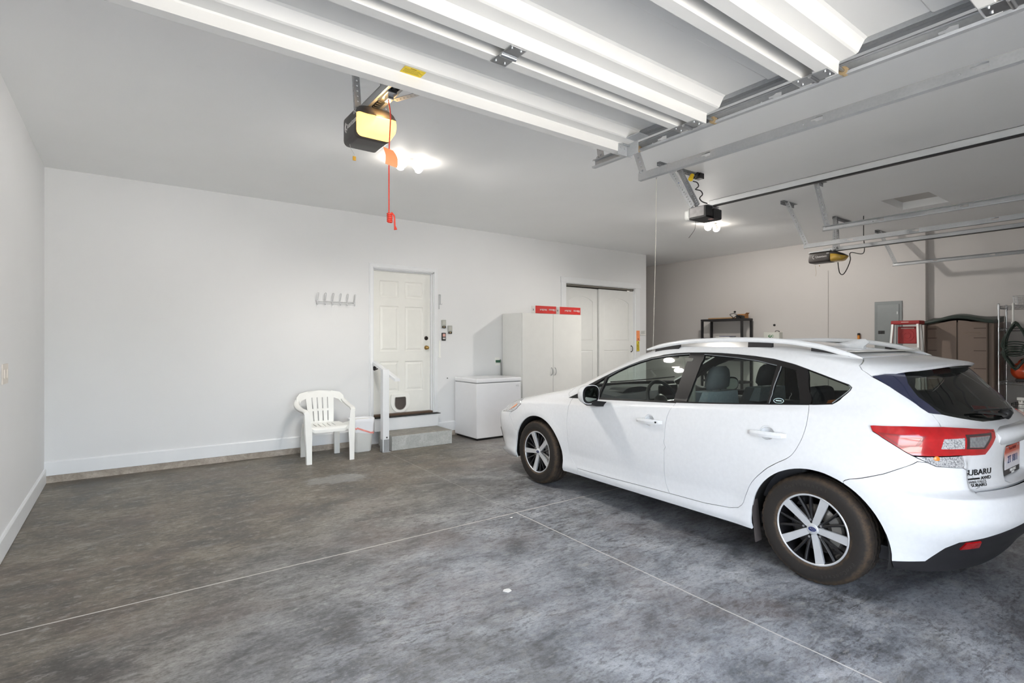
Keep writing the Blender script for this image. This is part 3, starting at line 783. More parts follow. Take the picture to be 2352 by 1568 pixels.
tb.box(GX1-.075, GX1+.004, 1.86, 1.998, Z0+.050, Z0+.054).box(GX1-.001, GX1+.004, 1.93, 2.012, Z0-.02, Z0+.054).box(GX1-.07, GX1+.045, 2.008, 2.012, Z0-.018, Z0+.055)
for dx in (-.05, -.02, .02): tb.cyl((GX1+dx, 2.008, Z0+.02), (GX1+dx, 2.002, Z0+.02), .007, n=8)
tb.build('top_bracket', M_GALV, gd)
ek = MB()
for i in range(4):
    ek.box(GX1+.0005, GX1+.003, joints[i+1]+.115, joints[i]-.135, Z0+.078, Z0+.122)
ek.build('end_stile', M_GALVD, gd)
yl = MB().box(.898, .990, 1.952, 2.005, Z0+.0455, Z0+.0466)
stk = yl.build('warning_sticker', M_YELLOW, secs[0])
sm_ = MB()
for k in range(6): sm_.box(.905, .982-.006*(k % 3), 1.9925-.0055*k, 1.994-.0055*k, Z0+.0452, Z0+.0456)
sm_.box(.925, .95, 1.955, 1.96, Z0+.0452, Z0+.0456)
sm_.build('print', mat('brown_ink', '#8a7618', .6), secs[0])

# ---------------------------------------------------------------- horizontal tracks
def track(x, yend, z, side, label, struts, angle=None, ystart=-.45):
    t = thing('door_track', (x, yend-.2, z), label, 'track', 'overhead door tracks')
    L = yend - ystart; H = .048
    keys = []
    for k in range(8):
        c = L - .52 - .62*k
        if c < .15: break
        keys.append([(c-.018, H*.36), (c+.010, H*.36), (c+.022, H*.50), (c+.040, H*.52), (c+.042, H*.72), (c+.020, H*.74), (c+.008, H*.86), (c-.018, H*.80)])
        keys.append(circ(c+.075, H*.45, .005, 8))
    m = MB(); M = Matrix(((0, 0, -1, x), (1, 0, 0, ystart), (0, 1, 0, z), (0, 0, 0, 1)))
    M = Matrix(((0, 0, 1, x-.001), (1, 0, 0, ystart), (0, 1, 0, z), (0, 0, 0, 1)))
    m.prism([(0, 0), (L, 0), (L, H), (0, H)], .002, M, holes=keys)
    s = side
    def strip(pts): m.sweep([[(x+s*a, y, z+b) for a, b in pts] for y in (ystart, yend)], smooth=False)
    strip([(0, .0), (.026, -.002), (.030, .008), (.027, .008), (.025, .0), (0, .002)])
    strip([(0, H), (.018, H+.004), (.024, H-.004), (.022, H-.006), (.017, H+.001), (0, H-.002)])
    m.build('channel', M_GALV, t)
    if angle:
        a = MB(); xa, za, ya, yb = angle
        hs = []
        for k in range(int((yb-ya)/.31)): hs += [circ(.12+.31*k, .018, .004, 8), circ(.16+.31*k, .030, .006, 8, .004)]
        M = Matrix(((0, 0, 1, xa-.001), (1, 0, 0, ya), (0, 1, 0, za), (0, 0, 0, 1)))
        a.prism([(0, 0), (yb-ya, 0), (yb-ya, .048), (0, .048)], .002, M, holes=hs)
        a.box(xa, xa+.03, ya, yb, za, za+.002); a.box(xa-.003, xa-.001, ya, yb, za+.020, za+.025)
        a.build('support_angle', M_GALVD, t)
    for (p0, p1, n) in struts:
        st = MB(); perf(st, p0, p1, .048, n, pitch=.034, r=.0075); st.cyl(Vector(p0)+Vector((-.012, .0, .02)), Vector(p0)+Vector((.012, .0, .02)), .008, n=8)
        st.build('strut', M_GALV, t)
        c = MB(); perf(c, (p1[0]-.10, p1[1], CZ-.004), (p1[0]+.24, p1[1], CZ-.004), .042, (0, 0, -1)); c.build('ceiling_angle', M_GALVD, t)
    return t
track(2.356, 2.350, 2.500, -1, 'galvanised door track at the right edge of the open white door', [((2.36, 2.325, 2.54), (2.33, 2.40, 3.176), (1, 0, 0))], (2.338, 2.578, -.45, 1.97))
track(2.765, 2.355, 2.500, 1, 'galvanised door track hanging next to the open door, left of the middle opener', [((2.765, 2.335, 2.53), (2.765, 2.575, 3.176), (1, 0, 0))])
track(5.790, 2.500, 2.556, -1, 'galvanised door track on a strut just beyond the middle opener rail', [((5.795, 2.485, 2.58), (5.98, 2.69, 3.176), (1, 0, 0))])
track(6.640, 3.095, 2.556, 1, 'galvanised door track ending above the far opener head', [((6.645, 3.08, 2.58), (6.68, 3.342, 3.176), (1, 0, 0))])
track(9.330, 3.045, 2.556, -1, 'lowest galvanised door track, nearest the right wall', [((9.335, 3.03, 2.58), (9.60, 3.345, 3.176), (1, 0, 0))])

# ---------------------------------------------------------------- door openers
M_OPDARK = mat('dark_bronze_plastic', '#3a3533', .42, var=.06)
def head(t, xc, w, yf, yr, z0, z1, lens_mat, side=True):
    L = yr - yf; h = z1 - z0
    def st(y):
        q = (y - yf)/L
        top = z1 if q > .42 else z0 + h*(.44 + .56*math.sin(min(1, q/.42)*PI/2)**.8)
        bot = z0 if q > .16 else z0 + h*.40*(1-math.sin(min(1, q/.16)*PI/2))**1.2
        hw = w/2*(1 if q > .22 else (.42 + .58*math.sin(min(1, q/.22)*PI/2)))
        split = z0 + h*(.78 - .0*q) if q < .36 else None
        return q, top, bot, hw
    ys = [yf + L*q for q in (0, .01, .03, .06, .1, .15, .2, .26, .32, .38, .42, .5, .7, .97, 1)]
    shell = MB(); lens = MB(); s1 = []; s2 = []
    for y in ys:
        q, top, bot, hw = st(y)
        if q >= .985: hw *= .97; top -= .006; bot += .006
        r = min(.028 + .05*max(0, 1-q/.40), hw*.85, (top-bot)*.42)
        full = [(xc+a, y, b) for a, b in rrect(-hw, hw, bot, top, r, 4)]
        zs = bot + (top-bot)*(.74 if q < .40 else -9)
        if q <= .40:
            lo = [(a, b, min(c, zs)) for a, b, c in full]; hi = [(a, b + (0 if q > .02 else 0), max(c, zs)) for a, b, c in full]
            s2.append(lo); s1.append(hi)
        else:
            s1.append(full)
    lens.sweep(s2, smooth=True); shell.sweep(s1, smooth=True)
    lens.build('lamp_lens', lens_mat, t); shell.build('motor_housing', M_OPDARK, t)
    # lettering on the left face
    M = Matrix(((0, 0, -1, xc-w/2-.0008), (-1, 0, 0, 0), (0, 1, 0, 0), (0, 0, 0, 1)))
    def T(y, z): q = M.copy(); q[1][3] = y; q[2][3] = z; return q
    tx = MB().text('Quantum', h*.27, T(yr-L*.36, z0+h*.55), bold=.0008, shear=.15)
    MB().text('DC', h*.18, T(yr-L*.56, z0+h*.80), bold=.0008).build('model_lettering', M_WHITETXT, t)
    sw_ = MB()
    for r_ in (.16, .13):
        pts = [(xc-w/2-.001, yr-L*.17-h*r_*math.cos(a), z0+h*.55+h*r_*1.1*math.sin(a)) for a in [PI*.6+PI*.9*k/8 for k in range(9)]]
        sw_.tube(pts, .0014, n=4)
    tx.build('lettering', M_WHITETXT, t); sw_.build('swoosh_mark', M_WHITETXT, t)
def rail(t, xc, y0, y1, z0, z1, w, chain=True, m=None):
    r = MB(); k = w/2
    for s in (-1, 1):
        r.sweep([[(xc+s*k, y, z0), (xc+s*k, y, z1), (xc+s*(k-.003), y, z1), (xc+s*(k-.003), y, z0+.003), (xc+s*(k-.016), y, z0+.003), (xc+s*(k-.016), y, z0)] for y in (y0, y1)], smooth=False)
    r.box(xc-k, xc+k, y0, y1, z1-.003, z1)
    r.build('rail', m or M_GALV, t)
    if chain:
        c = MB().box(xc-.006, xc+.006, y0, y1, z0+.006, z0+.014); n = int((y1-y0)/.026)
        for i in range(min(n, 60)): c.cyl((xc-.010, y1-.01-.026*i, z0+.008), (xc+.010, y1-.01-.026*i, z0+.008), .007, n=6)
        c.build('chain', M_BLACKP, t)
# opener of the open door: its amber lamp is lit
M_LENSLIT = mat('lit_amber_lens', '#f6d489', .35, var=.12, scale=9, emit='#ffc862', estr=.95)
M_LENS = mat('amber_lens', '#b5912f', .3, var=.06, scale=12, coat=.4)
o1 = thing('garage_door_opener', (1.11, 2.9, 2.55), 'dark ceiling opener with glowing amber lamp beyond the open white door', 'door opener', 'ceiling door openers')
head(o1, 1.114, .204, 2.690, 3.040, 2.550, 2.718, M_LENSLIT)
rail(o1, 1.112, -.45, 2.96, 2.719, 2.763, .080)
tr_ = MB().box(1.085, 1.139, 2.57, 2.70, 2.708, 2.735, .004).box(1.096, 1.128, 2.59, 2.64, 2.684, 2.710, .003); tr_.build('trolley', M_STEEL, o1)
arm = MB(); perf(arm, (1.125, 2.610, 2.694), (1.245, 2.075, 2.620), .034, (0, 0, 1), both=False, pitch=.03); arm.build('door_arm', M_GALV, o1)
for s, xx in ((-1, 1.030), (1, 1.196)):
    sp = MB(); perf(sp, (xx, 2.885, 2.715), (xx-.012, 2.93, 3.176), .034, (0, 1, 0), both=True, pitch=.03, w2=.02); sp.build('hanger_strap', M_GALV, o1)
ca = MB(); perf(ca, (.80, 2.93, CZ-.004), (1.42, 2.93, CZ-.004), .032, (0, 0, -1)); ca.build('ceiling_angle', M_GALVD, o1)
MB().tube(smooth_path([(1.03, 2.98, 2.552), (1.035, 2.98, 2.53), (1.055, 2.98, 2.50), (1.058, 2.98, 2.49)], 5), .0012, n=5).build('antenna_wire', mat('grey_wire', '#9a9894', .5), o1)
MB().box(1.046, 1.064, 2.974, 2.980, 2.462, 2.486, .001).build('antenna_clip', mat('ochre_clip', '#d3a43a', .5), o1)
# emergency release cord
rc = thing('release_cord', (1.115, 2.605, 2.05), 'red emergency release cord with orange tag hanging from the lit opener', 'cord')
cx_, cy_ = 1.107, 2.605
MB().tube(smooth_path([(cx_-.005, cy_, 2.690), (cx_+.004, cy_-.01, 2.60), (cx_, cy_-.004, 2.45), (cx_, cy_, 2.30), (cx_, cy_, 2.09)], 6), .0035).build('cord', M_RED, rc)
hk_ = MB()
for k in range(5): hk_.lathe([(.012, -.005), (.0165, 0), (.012, .005), (.008, 0), (.012, -.005)], (cx_+.004, cy_, 2.052+.0095*k), (.15, 0, 1), 14)
hk_.tube(smooth_path([(cx_+.008, cy_-.012, 2.098), (cx_+.022, cy_-.016, 2.08), (cx_+.026, cy_-.012, 2.05), (cx_+.030, cy_-.006, 2.028)], 6), [.004]*12+[.0045]*7)
hk_.cyl((cx_+.030, cy_-.006, 2.032), (cx_+.034, cy_-.006, 2.012), .004, .009, 10)
hk_.build('knot', M_RED, rc)
tg = MB(); rows = 8; vs = []
for i in range(rows+1):
    q = i/rows; z = 2.430 - .088*q; dy = -.004 - .03*math.sin(q*2.6)*.35; bx = -.034 + .010*min(1, q*2.2)
    vs += [(cx_+bx, cy_+dy, z + .004), (cx_+bx+.062-.012*(1-min(1, q*2))**2, cy_+dy-.012, z - .010)]
fs = [(2*i, 2*i+2, 2*i+3, 2*i+1) for i in range(rows)]
tg.add(vs, fs, smooth=True); tg.add([(a, b+.0015, c) for a, b, c in vs], [f[::-1] for f in fs], smooth=True)
tgo = tg.build('tag', M_ORANGE, rc); tgo['label'] = 'orange warning tag'

# middle opener: bare metal box with white lamp cover
o2 = thing('garage_door_opener', (4.31, 2.9, 2.55), 'boxy grey and black opener with long chain rail above the car', 'door opener', 'ceiling door openers')
M_BOXGREY = mat('mottled_grey_steel', '#8b898a', .42, .5, var=.22, scale=16)
MB().box(4.195, 4.425, 2.815, 2.975, 2.560, 2.655, .006).build('motor_housing', M_BOXGREY, o2)
fr = MB().box(4.193, 4.300, 2.800, 2.822, 2.548, 2.652, .003).box(4.312, 4.430, 2.790, 2.825, 2.548, 2.638, .008).box(4.195, 4.428, 2.80, 2.975, 2.546, 2.561, .002)
fr.build('front_cover', M_BLACKP, o2)
MB().box(4.30, 4.34, 2.815, 2.85, 2.5445, 2.546).build('sticker', mat('pale_red_sticker', '#c9a29a', .5), o2)
lc = MB().box(4.205, 4.42, 2.976, 3.045, 2.552, 2.650, .025, seg=4); lc.build('lamp_cover', M_WHITEP, o2)
tp = MB().box(4.22, 4.40, 2.80, 2.96, 2.656, 2.661); tp.build('mount_plate', M_GALV, o2)
rail(o2, 4.315, -.45, 2.83, 2.662, 2.708, .044, chain=False, m=mat('white_rail_steel', '#c9cbcc', .35, .6))
MB().box(4.300, 4.330, -.45, 2.80, 2.652, 2.664).build('chain', M_BLACKP, o2)
for p0, p1 in (((4.205, 2.965, 2.655), (4.31, 3.335, 3.165)), ((4.235, 2.93, 2.655), (4.50, 3.335, 3.165))):
    s_ = MB(); perf(s_, p0, p1, .050, (1, 0, 0), pitch=.034, r=.0075); s_.build('strut', M_GALV, o2)
s_ = MB(); perf(s_, (4.19, 3.335, CZ-.004), (4.90, 3.335, CZ-.004), .034, (0, 0, -1)); s_.build('ceiling_angle', M_GALVD, o2)
MB().tube(smooth_path([(4.23, 2.95, 2.66), (4.33, 3.12, 2.88), (4.36, 3.22, 2.99), (4.47, 3.32, 3.15)], 6), .005).build('tie_cord', M_WHITEP, o2)
MB().lathe([(0, -.014), (.016, -.008), (.018, .004), (.008, .014), (0, .014)], (4.355, 3.20, 2.975), (.4, .4, 1), 12).build('blue_clip', mat('blue_clip_plastic', '#2d5fb4', .4), o2)
coil = smooth_path([(4.603, 3.22, 3.037), (4.643, 3.2, 3.026), (4.639, 3.18, 2.986), (4.57, 3.16, 2.943), (4.52, 3.13, 2.919), (4.555, 3.1, 2.905), (4.543, 3.07, 2.862), (4.46, 3.04, 2.813), (4.412, 3.01, 2.782), (4.391, 2.97, 2.745), (4.362, 2.9, 2.709)], 6)
MB().tube(coil, .0055).build('power_cord', M_BLACKP, o2)
MB().cyl((4.62, 3.26, 3.068), (4.663, 3.27, 3.122), .024, .020, 14).build('yellow_plug', mat('yellow_plug_plastic', '#e8c218', .4), o2)
MB().tube(smooth_path([(4.657, 3.25, 3.09), (4.744, 3.28, 3.131), (4.803, 3.3, 3.188)], 5), .013).box(4.80, 4.87, 3.27, 3.34, CZ-.06, CZ-.003, .004).build('socket_lead', M_BLACKP, o2)
MB().tube(smooth_path([(4.188, 2.9, 2.52), (4.181, 2.9, 2.472), (4.162, 2.9, 2.43), (4.084, 2.9, 2.357)], 5), .002, n=5).build('antenna_wire', mat('dark_wire', '#4a4947', .5), o2)

# far opener, same model as the first, lamp off
o3 = thing('garage_door_opener', (7.80, 3.3, 2.52), 'dark opener with unlit amber lens in front of the right wall', 'door opener', 'ceiling door openers')
head(o3, 7.805, .204, 3.070, 3.525, 2.515, 2.655, M_LENS)
rail(o3, 7.800, -.45, 3.36, 2.660, 2.705, .060, chain=False)
MB().box(7.772, 7.828, -.45, 3.30, 2.654, 2.662).build('chain', M_BLACKP, o3)
MB().box(7.70, 7.75, 3.24, 3.52, 2.656, 2.672, .002).build('mount_plate', M_GALV, o3)
for x0, x1 in ((7.72, 8.02), (7.84, 8.06)):
    s_ = MB(); perf(s_, (x0, 3.22, 2.665), (x1, 3.335, 3.165), .045, (1, 0, 0), pitch=.034, r=.0075); s_.build('strut', M_GALV, o3)
s_ = MB(); perf(s_, (8.00, 3.335, CZ-.004), (8.62, 3.335, CZ-.004), .034, (0, 0, -1)); s_.build('ceiling_angle', M_GALVD, o3)
loop = smooth_path([(8.30, 3.06, 3.176), (8.30, 3.06, 2.9), (8.30, 3.06, 2.66), (7.883, 3.06, 2.623), (7.87, 3.06, 2.522), (7.762, 3.06, 2.39), (7.642, 3.06, 2.311), (7.539, 3.06, 2.332), (7.494, 3.06, 2.459)], 7)
MB().tube(loop, .006).build('power_cord', M_BLACKP, o3)
MB().tube(smooth_path([(7.621, 3.4, 2.47), (7.659, 3.4, 2.377), (7.634, 3.4, 2.322)], 5), .0015, n=5).box(7.74, 7.752, 3.395, 3.401, 2.465, 2.48).build('antenna_wire', mat('tan_wire', '#a58a63', .5), o3)

# ---------------------------------------------------------------- ceiling lamps
M_BULB = mat('led_glow', '#ffffff', .3, var=0, emit='#fff6ea', estr=24)
def lamp(x, y, label, spread, dy):
    t = thing('ceiling_lamp', (x, y, CZ), label, 'ceiling light', 'twin ceiling lamps')
    b = MB().lathe([(0, -.03), (.05, -.028), (.062, -.012), (.070, 0)], (x, y, CZ), (0, 0, 1), 28); b.build('base', M_WHITEP, t)
    for s in (-1, 1):
        c = Vector((x + s*spread, y + s*dy, CZ-.058)); d = Vector((s*.75, s*dy*4, -.45)).normalized()
        MB().tube([(x + s*.02, y, CZ-.02), c - d*.05], .012).lathe([(.018, -.055), (.034, -.045), (.044, -.01), (.046, .012), (.042, .012)], c, d, 20).build('lamp_head', M_WHITEP, t)
        MB().lathe([(.050, .004), (.047, .026), (.030, .044), (0, .050)], c, d, 20).build('lens', M_BULB, t)
lamp(2.215, 4.715, 'twin-headed ceiling lamp glowing above the house door side', .085, -.01)
lamp(7.05, 4.60, 'twin-headed ceiling lamp glowing behind the middle opener', .085, -.01)

# ---------------------------------------------------------------- hanging parking string
sg = thing('hanging_string', (4.589, 3.66, CZ), 'thin white string hanging from the ceiling down to the car windscreen', 'string')
MB().tube([(4.589, 3.66, CZ-.004), (4.50, 3.60, 2.45), (4.42, 3.555, 1.8), (4.37, 3.53, 1.35), (4.36, 3.525, 1.275)], .0032, n=6).build('string', mat('white_string', '#d9d4c9', .8), sg)
MB().lathe([(0, -.025), (.004, -.02), (.004, -.006), (.012, 0)], (4.589, 3.66, CZ), (0, 0, 1), 12).build('hook', M_STEEL, sg)

# ---------------------------------------------------------------- objects along the right wall
M_SHELFB = mat('black_shelf_resin', '#1a181b', .5, var=.12)
# black shelving unit
sh = thing('shelving_unit', (9.62, 5.96, 0), 'black four-post shelving unit on the right wall nearest the closet corner', 'shelf')
hx0, hx1, hy0, hy1 = 9.43, 9.80, 5.515, 6.415
for x in (hx0+.022, hx1-.022):
    for y in (hy0+.022, hy1-.022): MB().box(x-.020, x+.020, y-.020, y+.020, 0, 1.83, .003).build('post', M_SHELFB, sh)
for z in (.18, .62, 1.05, 1.46, 1.832):
    MB().box(hx0, hx1, hy0, hy1, z, z+.040, .004).build('shelf_board', M_SHELFB, sh)
ST = 1.873
bd = thing('cardboard_sheet', (9.60, 6.0, ST), 'tan cardboard sheet lying flat on top of the black shelving', 'cardboard')
MB().box(9.47, 9.72, 5.75, 6.27, ST, ST+.022, .002).build('sheet', mat('tan_cardboard', '#b08a5e', .7, var=.08), bd)
ad = thing('power_adapter', (9.55, 5.68, ST), 'black power adapter and looped cable on top of the black shelving', 'adapter')
MB().box(9.50, 9.60, 5.60, 5.69, ST, ST+.060, .006).box(9.50, 9.58, 5.555, 5.595, ST, ST+.050, .005).build('adapter', M_BLACKP, ad)
MB().tube(smooth_path([(9.50, 5.60, ST+.02), (9.47, 5.70, ST+.09), (9.48, 5.80, ST+.075), (9.50, 5.76, ST+.03), (9.47, 5.72, ST+.008), (9.48, 5.66, ST+.05), (9.46, 5.58, ST+.035), (9.45, 5.53, ST+.008)], 8), .006).build('cable', M_BLACKP, ad)
bx = thing('cardboard_box', (9.55, 5.60, ST), 'small brown cardboard box at the far right end of the black shelving top', 'box')
M_CARD = mat('brown_cardboard', '#a9743f', .7, var=.1)
MB().box(9.62, 9.74, 5.57, 5.73, ST, ST+.085, .002).build('carton', M_CARD, bx)
MB().box(9.619, 9.741, 5.569, 5.731, ST+.04, ST+.047).build('tape', mat('brown_tape', '#7d4f26', .4), bx)
MB().add([(9.62, 5.57, ST+.085), (9.74, 5.57, ST+.085), (9.74, 5.545, ST+.105), (9.62, 5.545, ST+.105), (9.62, 5.57, ST+.087), (9.74, 5.57, ST+.087), (9.74, 5.545, ST+.107), (9.62, 5.545, ST+.107)], [(0, 1, 2, 3), (7, 6, 5, 4), (0, 3, 7, 4), (1, 5, 6, 2), (2, 6, 7, 3)]).build('flap', M_CARD, bx)
bn = thing('binder', (9.55, 5.96, 1.50), 'blue and white binder lying on the second shelf of the black shelving', 'binder')
MB().box(9.46, 9.68, 5.80, 6.10, 1.501, 1.522, .003).build('pages', M_PAPER, bn)
MB().box(9.455, 9.685, 5.795, 6.02, 1.5225, 1.532, .002).build('cover', mat('blue_cover', '#2b3d7a', .45), bn)

# irrigation controller, hooks, tool, panel on the wall
wc = thing('wall_controller', (XR, 5.12, 1.42), 'off-white wall box with green round logo below a dark hook', 'controller')
MB().box(9.745, XR-.001, 4.975, 5.275, 1.22, 1.600, .012, seg=3).build('case', mat('offwhite_case', '#d9dad2', .45), wc)
MB().box(9.741, 9.746, 4.99, 5.20, 1.25, 1.575, .006).build('door', mat('offwhite_case2', '#dfe0d8', .4), wc)
lg = MB(); M = YZ(9.7405, 5.125, 1.525)
lg.prism(circ(-.028, 0, .026, 18), .0015, M, holes=[circ(-.022, .002, .014, 14)]).prism(rrect(.004, .046, -.020, .022, .012, 4), .0015, M, holes=[rrect(.014, .046, -.010, .012, .006, 3)]).prism([(-.028, -.004), (.0, -.004), (-.008, -.030), (-.02, -.028)], .0015, M)
lg.build('emblem', mat('green_print', '#3f7d52', .5), wc)
MB().tube(smooth_path([(9.80, 5.08, 1.60), (9.80, 5.07, 1.625), (9.80, 5.03, 1.628), (9.80, 5.01, 1.615)], 5), .005).lathe([(0, -.012), (.012, 0), (0, .012)], (9.80, 5.005, 1.612), (0, 0, 1), 10).build('cable', M_BLACKP, wc)
def hook(y, z, label):
    t = thing('wall_hook', (XR, y, z), label, 'hook')
    MB().lathe([(0, .034), (.012, .030), (.018, .020), (.014, .006), (.022, 0)], (XR, y, z), (-1, 0, 0), 16).build('knob', M_BLACKM, t)
hook(5.13, 1.735, 'dark round hook on the right wall above the off-white wall box')
hook(5.93, 2.02, 'tiny dark hook on the right wall above the black shelving')
tl = thing('hand_tool', (XR-.03, 3.70, 1.5), 'orange-handled tool with black tip hanging on the right wall beyond the car roof', 'tool')
MB().cyl((XR-.03, 3.70, 1.20), (XR-.03, 3.70, 1.53), .016, .020, 12).build('handle', mat('orange_handle', '#e08a2c', .45), tl)
MB().cyl((XR-.03, 3.70, 1.53), (XR-.03, 3.70, 1.565), .022, .018, 12).box(XR-.03, XR, 3.69, 3.71, 1.54, 1.555).build('tip', M_BLACKP, tl)
ep = thing('electrical_panel', (XR, 3.28, 1.6), 'grey metal electrical panel door set in the right wall', 'electrical panel')
M_PANEL = mat('grey_panel_paint', '#7f8485', .45, .2, var=.03)
MB().box(XR-.014, XR, 3.095, 3.475, 1.18, 2.068, .004).build('frame', M_PANEL, ep)
MB().box(XR-.022, XR-.013, 3.135, 3.435, 1.22, 2.02, .003).build('door', mat('grey_panel_paint2', '#868b8c', .42, .2, var=.03), ep)
MB().box(XR-.026, XR-.021, 3.33, 3.42, 1.548, 1.60, .003).box(XR-.030, XR-.024, 3.365, 3.385, 1.555, 1.595, .002).build('latch', M_BLACKM, ep)
MB().box(XR-.025, XR-.021, 3.15, 3.165, 1.86, 1.90).build('lock', M_STEEL, ep)
tag(MB().tube([(XR-.004, 4.185, 2.66), (XR-.004, 4.185, .02)], .005, n=6).build('wall_cable', mat('grey_painted_cable', '#b9b4b0', .6)), 'thin painted cable running straight down the right wall below the far opener', 'cable')

# step ladder
ld = thing('step_ladder', (9.15, 2.79, 0), 'aluminium step ladder with red top and red tray before the grey panel', 'ladder')
M_ALU = mat('aluminium', '#c9cac9', .35, .75, var=.06); M_LRED = mat('ladder_red_plastic', '#a32b2c', .45, var=.06)
lz = 1.725; ly = 2.79
MB().box(8.985, 9.20, ly-.175, ly+.175, lz-.055, lz, .014, seg=3).build('top_cap', M_LRED, ld)
MB().box(8.983, 8.985, ly-.045, ly+.045, lz-.028, lz-.018).build('print', mat('pale_print', '#d9b9ae', .5), ld)
def lpt(q, s, front=True):
    z = lz-.05 - (lz-.05)*q
    return (9.00 - .14*q if front else 9.12 + .13*q, ly + s*(.150 + .085*q), z)
for s in (-1, 1):
    for front in (True, False):
        a = lpt(0, s, front); b = lpt(1, s, front); w = .030 if front else .020
        MB().sweep([[(p[0]-w*.6, p[1]-w*.45*1, p[2]), (p[0]+w*.6, p[1]-w*.45, p[2]), (p[0]+w*.6, p[1]+w*.45, p[2]), (p[0]-w*.6, p[1]+w*.45, p[2])] for p in (b, a)], smooth=False).build('rail', M_ALU, ld)
for k, q in enumerate((.20, .40, .60, .80)):
    a = lpt(q, -1); b = lpt(q, 1)
    m = MB().box(a[0]-.03, a[0]+.055, a[1]-.005, b[1]+.005, a[2]-.028, a[2]+.002, .002); m.build('step', M_ALU, ld)
    if k == 0:
        MB().box(a[0]-.0315, a[0]-.030, ly-.02, ly+.08, a[2]-.022, a[2]-.006).build('label_strip', mat('red_strip', '#c4474a', .5), ld)
    for s in (-1, 1):
        p = lpt(q, s); pi = lpt(q+.07, s)
        MB().tube([(p[0], p[1]-s*.085, p[2]-.02), (pi[0], pi[1]-s*.012, pi[2])], .007, n=6).build('brace', M_ALU, ld)
MB().box(9.08, 9.105, ly-.115, ly+.118, lz-.33, lz-.085, .012, seg=3).lathe([(.075, 0), (.080, .006), (.085, 0)], (9.08, ly, lz-.21), (-1, 0, 0), 24).lathe([(.035, 0), (.040, .006), (.045, 0)], (9.08, ly, lz-.21), (-1, 0, 0), 24).build('tray', M_LRED, ld)
MB().box(9.074, 9.081, ly-.085, ly+.075, lz-.115, lz-.102).build('tray_slot', mat('pale_slot', '#cdb8b0', .5), ld)
for z in (1.22,): MB().box(9.145, 9.165, ly-.19, ly+.19, z, z+.03).build('rear_crossbar', M_ALU, ld)

# brown resin storage cabinet with dark green lid
rc_ = thing('resin_cabinet', (9.60, 2.27, 0), 'tall brown resin storage cabinet with wavy dark green top beside the chrome rack', 'cabinet')
M_BROWN = mat('brown_resin', '#75655a', .5, var=.04, scale=4); M_BROWND = mat('brown_resin_door', '#7a6a5f', .5, var=.04, scale=4)
by0, by1, bxf, bxb = 1.895, 2.665, 9.30, 9.83
MB().box(bxf+.025, bxb, by0, by1, 0, 1.70, .02).build('body', M_BROWN, rc_)
ymid = 2.275; yl, yr_ = 2.622, 1.965
def rdoor(ya, yb, hand):
    """gently bowed door panel with short grooves along its outer edge"""
    n = 12; m = MB(); secs = []
    def bow(y): return bxf + .020 - .030*math.cos((y-ymid)/.38*PI/2)
    for i in range(n+1):
        y = ya + (yb-ya)*i/n; zt = 1.688 + .060*math.cos(min(1, abs(y-ymid)/.36)*PI)*.5 + .0
        secs.append([(bow(y), y, .08), (bow(y), y, zt), (bow(y)+.022, y, zt), (bow(y)+.022, y, .08)])
    m.sweep(secs, smooth=False); d = m.build('door', M_BROWND, rc_)
    g = MB()
    e = max(ya, yb) if hand > 0 else min(ya, yb)
    for z in (1.605, 1.475, 1.30, 1.06, .8, .55, .3):
        y0_, y1_ = (e-.115, e-.01) if hand > 0 else (e+.01, e+.135)
        g.sweep([[(bow(y)-.0012, y, z-.005), (bow(y)-.0012, y, z+.005), (bow(y)+.004, y, z+.005), (bow(y)+.004, y, z-.005)] for y in (y0_, (y0_+y1_)/2, y1_)], smooth=False)
    g.build('groove', mat('dark_brown_groove', '#4a3d34', .6), d, local=False)
    return d
rdoor(ymid+.008, yl, 1); rd = rdoor(yr_, ymid-.008, -1)
for y in (yl+.006, ymid, yr_-.006): MB().box(bxf-.004, bxf+.03, y-.006, y+.006, .06, 1.69).build('seam', mat('dark_brown_groove', '#4a3d34', .6), rc_)
em = MB().tube([(bxf-.010, ymid-.16+.095*math.cos(2*PI*i/24), 1.535+.016*math.sin(2*PI*i/24)) for i in range(24)], .0022, n=5, closed=True)
em.build('embossed_oval', mat('pale_brown_edge', '#93826f', .5), rc_)
ml_ = MB(); n = 24; secs = []
for i in range(n+1):
    y = by1+.02 + (by0-by1-.02)*i/n; d_ = (y-ymid)/.42
    zt = 1.748 + .038*math.cos(min(1.0, abs(d_))*PI); xf = bxf-.030 + .02*abs(d_)**2
    secs.append([(xf, y, zt-.042), (xf-.004, y, zt-.01), (xf+.012, y, zt), (xf+.20, y, zt+.018+.012*(1-abs(d_))), (bxb, y, 1.778), (bxb, y, 1.70), (xf+.06, y, zt-.045)])
ml_.sweep(secs, smooth=True); ml_.build('lid', mat('dark_green_resin', '#2e3a34', .45, var=.06), rc_)

